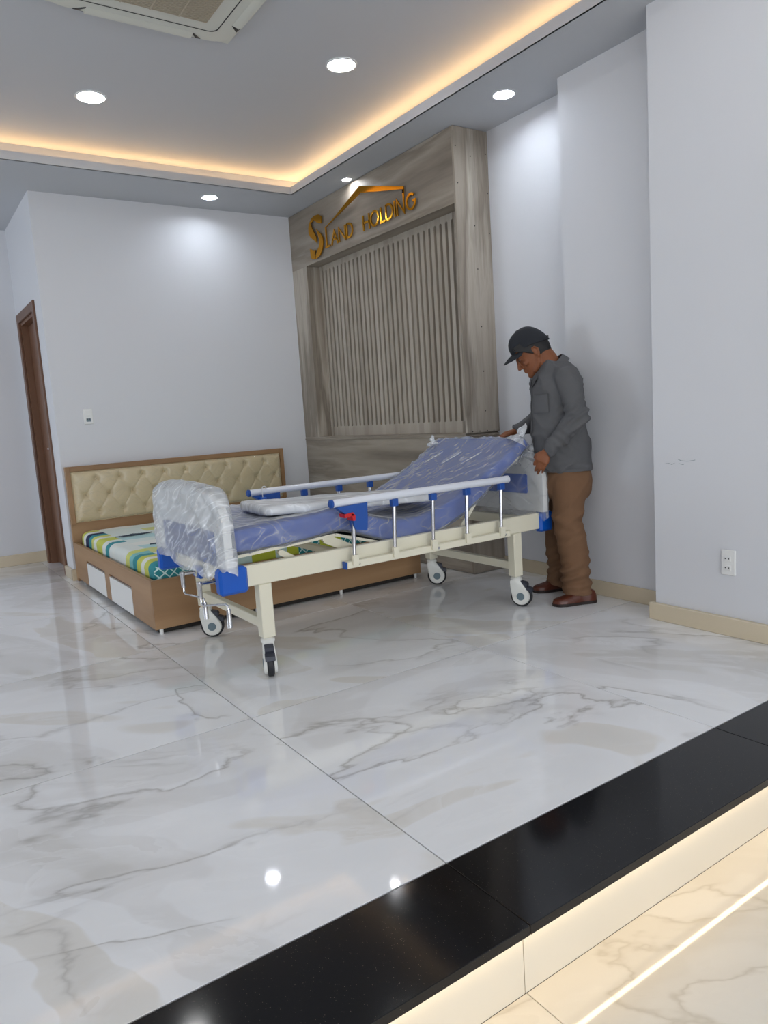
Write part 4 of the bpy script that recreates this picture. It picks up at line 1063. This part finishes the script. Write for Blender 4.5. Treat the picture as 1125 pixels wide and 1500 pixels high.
# collar: stand and turned-down leaf, open at the front
def collar_ring(rf, rl, dz, n=40, gap=.34):
    c = P(.068, 0, 1.352); ax = (P(.150, 0, 1.288)-P(-.010, 0, 1.418)).normalized(); up = ax.cross(LV).normalized()
    if up.z < 0: up = -up
    return [c+ax*rf*math.cos(a)+LV*rl*math.sin(a)+up*dz for a in [gap+(2*PI-2*gap)*i/(n-1) for i in range(n)]]
cl = MB(); cl.loft([collar_ring(.096, .074, -.030), collar_ring(.099, .071, .006), collar_ring(.099, .072, .013), collar_ring(.104, .077, .014), collar_ring(.110, .086, .000), collar_ring(.117, .104, -.030), collar_ring(.112, .100, -.032), collar_ring(.101, .078, -.010)], False, False, False)
cl.build('collar', 'shirt_cloth', shirt, 50)
def front_pt(l, z, off=.0):
    zs = [s[0] for s in SH]; af = interp(zs, [s[1] for s in SH], z); ab = interp(zs, [s[2] for s in SH], z); hl = interp(zs, [s[3] for s in SH], z)
    hA = (af-ab)/2; hf = math.sqrt(max(hA*hA-(.34*hl)**2, .0004))/.94
    return P((af+ab)/2, 0, z)+FV*(hf*math.sqrt(max(0, 1-abs(l/hl)**2.15))+off)+LV*l
for s_ in (-1, 1):
    a_, b_, c_ = front_pt(s_*.012, 1.285, .010), front_pt(s_*.062, 1.315, .010), front_pt(s_*.008, 1.245, .009)
    MB().hull([q+FV*t for q in (a_, b_, c_, front_pt(s_*.045, 1.272, .014)) for t in (0, .004)]).build('lapel', 'shirt_cloth', shirt)
pk = MB(); rows = []
for j in range(8):
    z = lerp(1.105, 1.205, j/7); rows.append([front_pt(lerp(.045, .145, i/9)+(0), z, .0055) for i in range(10)])
rows2 = [[p+FV*.005 for p in r] for r in rows]
pk.loft(rows2, False, False, False); pk.loft(rows, False, False, False)
for r1, r2 in ((rows[0], rows2[0]), (rows[-1], rows2[-1]), ([r[0] for r in rows], [r[0] for r in rows2]), ([r[-1] for r in rows], [r[-1] for r in rows2])): pk.loft([r1, r2], False, False, False)
pk.build('chest_pocket', 'shirt_cloth', shirt, 50)
m = MB(); m.tube([front_pt(lerp(.043, .147, i/9), 1.205, .009) for i in range(10)], .0035, 6); m.build('pocket_hem', 'shirt_cloth', shirt)
m = MB(); m.tube([front_pt(0, z, .004) for z in (.775, .85, .95, 1.05, 1.15, 1.25, 1.28)], .0035, 6); m.build('front_placket', 'shirt_cloth', shirt)
m = MB(); m.loft([[q for q in r] for r in torso_rings([(.762, .1395, -.1515, .1595), (.770, .1415, -.1535, .161), (.778, .1430, -.1535, .1625)], .001)], False, False); m.build('shirt_hem', 'shirt_cloth', shirt)

# ---- trousers
tr_ = MB(); TS = [(.815, .112, -.118, .132), (.775, .120, -.134, .144), (.745, .127, -.146, .156), (.70, .130, -.156, .166), (.64, .124, -.150, .166), (.60, .108, -.130, .150)]
tr_.loft(torso_rings(TS))
limb(tr_, [P(*q) for q in [(-.018, -.080, .70), (-.020, -.090, .60), (-.006, -.100, .48), (-.032, -.100, .34), (-.045, -.104, .18)]], [.098, .094, .084, .083, .080], 24)
tr_.tube([P(*q) for q in [(-.040, -.103, .22), (-.048, -.106, .13), (-.050, -.108, .052)]], [.081, .083, .088], 24)
limb(tr_, [P(*q) for q in [(.014, .074, .70), (.040, .102, .60), (.056, .132, .48), (.052, .143, .34), (.052, .155, .18)]], [.096, .088, .077, .074, .072], 24)
tr_.tube([P(*q) for q in [(.052, .152, .22), (.052, .160, .13), (.054, .168, .046)]], [.072, .073, .076], 24)
tme = fuse(tr_, .0065, 3, .5)
def tr_fold(p):
    q = p-MO; A, D, z = q.dot(MA), q.dot(MD), q.z
    f = .010*(ridge((A*3+z*2.2, D*3, z*6+A*4), 1.3, 4)-.45)
    if z < .32: f += .008*math.sin(z*110+A*34+D*12+2.*noise.noise((A*9, D*9, z*6)))*math.exp(-((z-.15)/.10)**2)
    if .38 < z < .58: f += .004*math.sin(z*70-A*40)*math.exp(-((z-.47)/.06)**2)
    return f
folds(tme, tr_fold)
trs = put('trousers', tme, 'trouser_cloth', person)
def side_pt(A, z, off=.004):
    zs = [s[0] for s in TS][::-1]; af = interp(zs, [s[1] for s in TS][::-1], z); ab = interp(zs, [s[2] for s in TS][::-1], z); hl = interp(zs, [s[3] for s in TS][::-1], z)
    hA = (af-ab)/2; hf = math.sqrt(max(hA*hA-(.34*hl)**2, .0004))/.94; f = A; l = hl*math.sqrt(max(0, 1-abs(f/hf)**2.15))
    return P((af+ab)/2, 0, z)+FV*f+LV*(l+off)
m = MB(); m.tube([side_pt(a, z) for a, z in ((.055, .762), (.048, .735), (.032, .700), (.010, .672), (-.004, .662))], .0035, 8); m.build('pocket_welt', 'trouser_cloth', trs)

# ---- shoes
def shoe(heel, toe):
    heel, toe = P(*heel, 0), P(*toe, 0); f = (toe-heel).normalized(); s_ = UV.cross(f); L = (toe-heel).length
    W = [(0, .018), (.04, .030), (.15, .036), (.35, .034), (.55, .041), (.75, .046), (.9, .038), (.97, .024), (1., .008)]
    TOP = [(0, .050), (.04, .072), (.15, .086), (.30, .090), (.42, .080), (.55, .064), (.75, .050), (.9, .043), (.97, .036), (1., .024)]
    rings = []
    for k in range(25):
        t = k/24; w = interp([a for a, b in W], [b for a, b in W], t); h = interp([a for a, b in TOP], [b for a, b in TOP], t); c_ = heel+f*L*t; q = []
        for i in range(17):
            a = PI*i/16; q.append(c_+s_*w*math.copysign(abs(math.cos(a))**.6, math.cos(a))+UV*(.014+(h-.014)*math.sin(a)**.8))
        rings.append(q)
    m = MB(); m.loft(rings); so_ = m.build('shoe', 'shoe', person, 60)
    out = [(heel+f*L*t+s_*sd*(interp([a for a, b in W], [b for a, b in W], t)+.004)) for sd, ts in ((1, [i/16 for i in range(17)]), (-1, [1-i/16 for i in range(17)])) for t in ts]
    m = MB(); m.loft([[q+UV*0.0005 for q in out], [q+UV*.016 for q in out]]); m.build('sole', 'shoe_sole', so_, 40)
    m = MB(); st_ = []
    for t in (.42, .60):
        w = interp([a for a, b in W], [b for a, b in W], t)+.003; h = interp([a for a, b in TOP], [b for a, b in TOP], t)+.003
        st_.append([heel+f*L*t+s_*w*math.copysign(abs(math.cos(PI*i/16))**.6, math.cos(PI*i/16))+UV*(.014+(h-.014)*math.sin(PI*i/16)**.8) for i in range(1, 16)])
    m.loft(st_, False, False, False); m.build('shoe_strap', 'shoe', so_, 60)
shoe((-.150, -.100), (.088, -.203)); shoe((-.012, .205), (.214, .116))
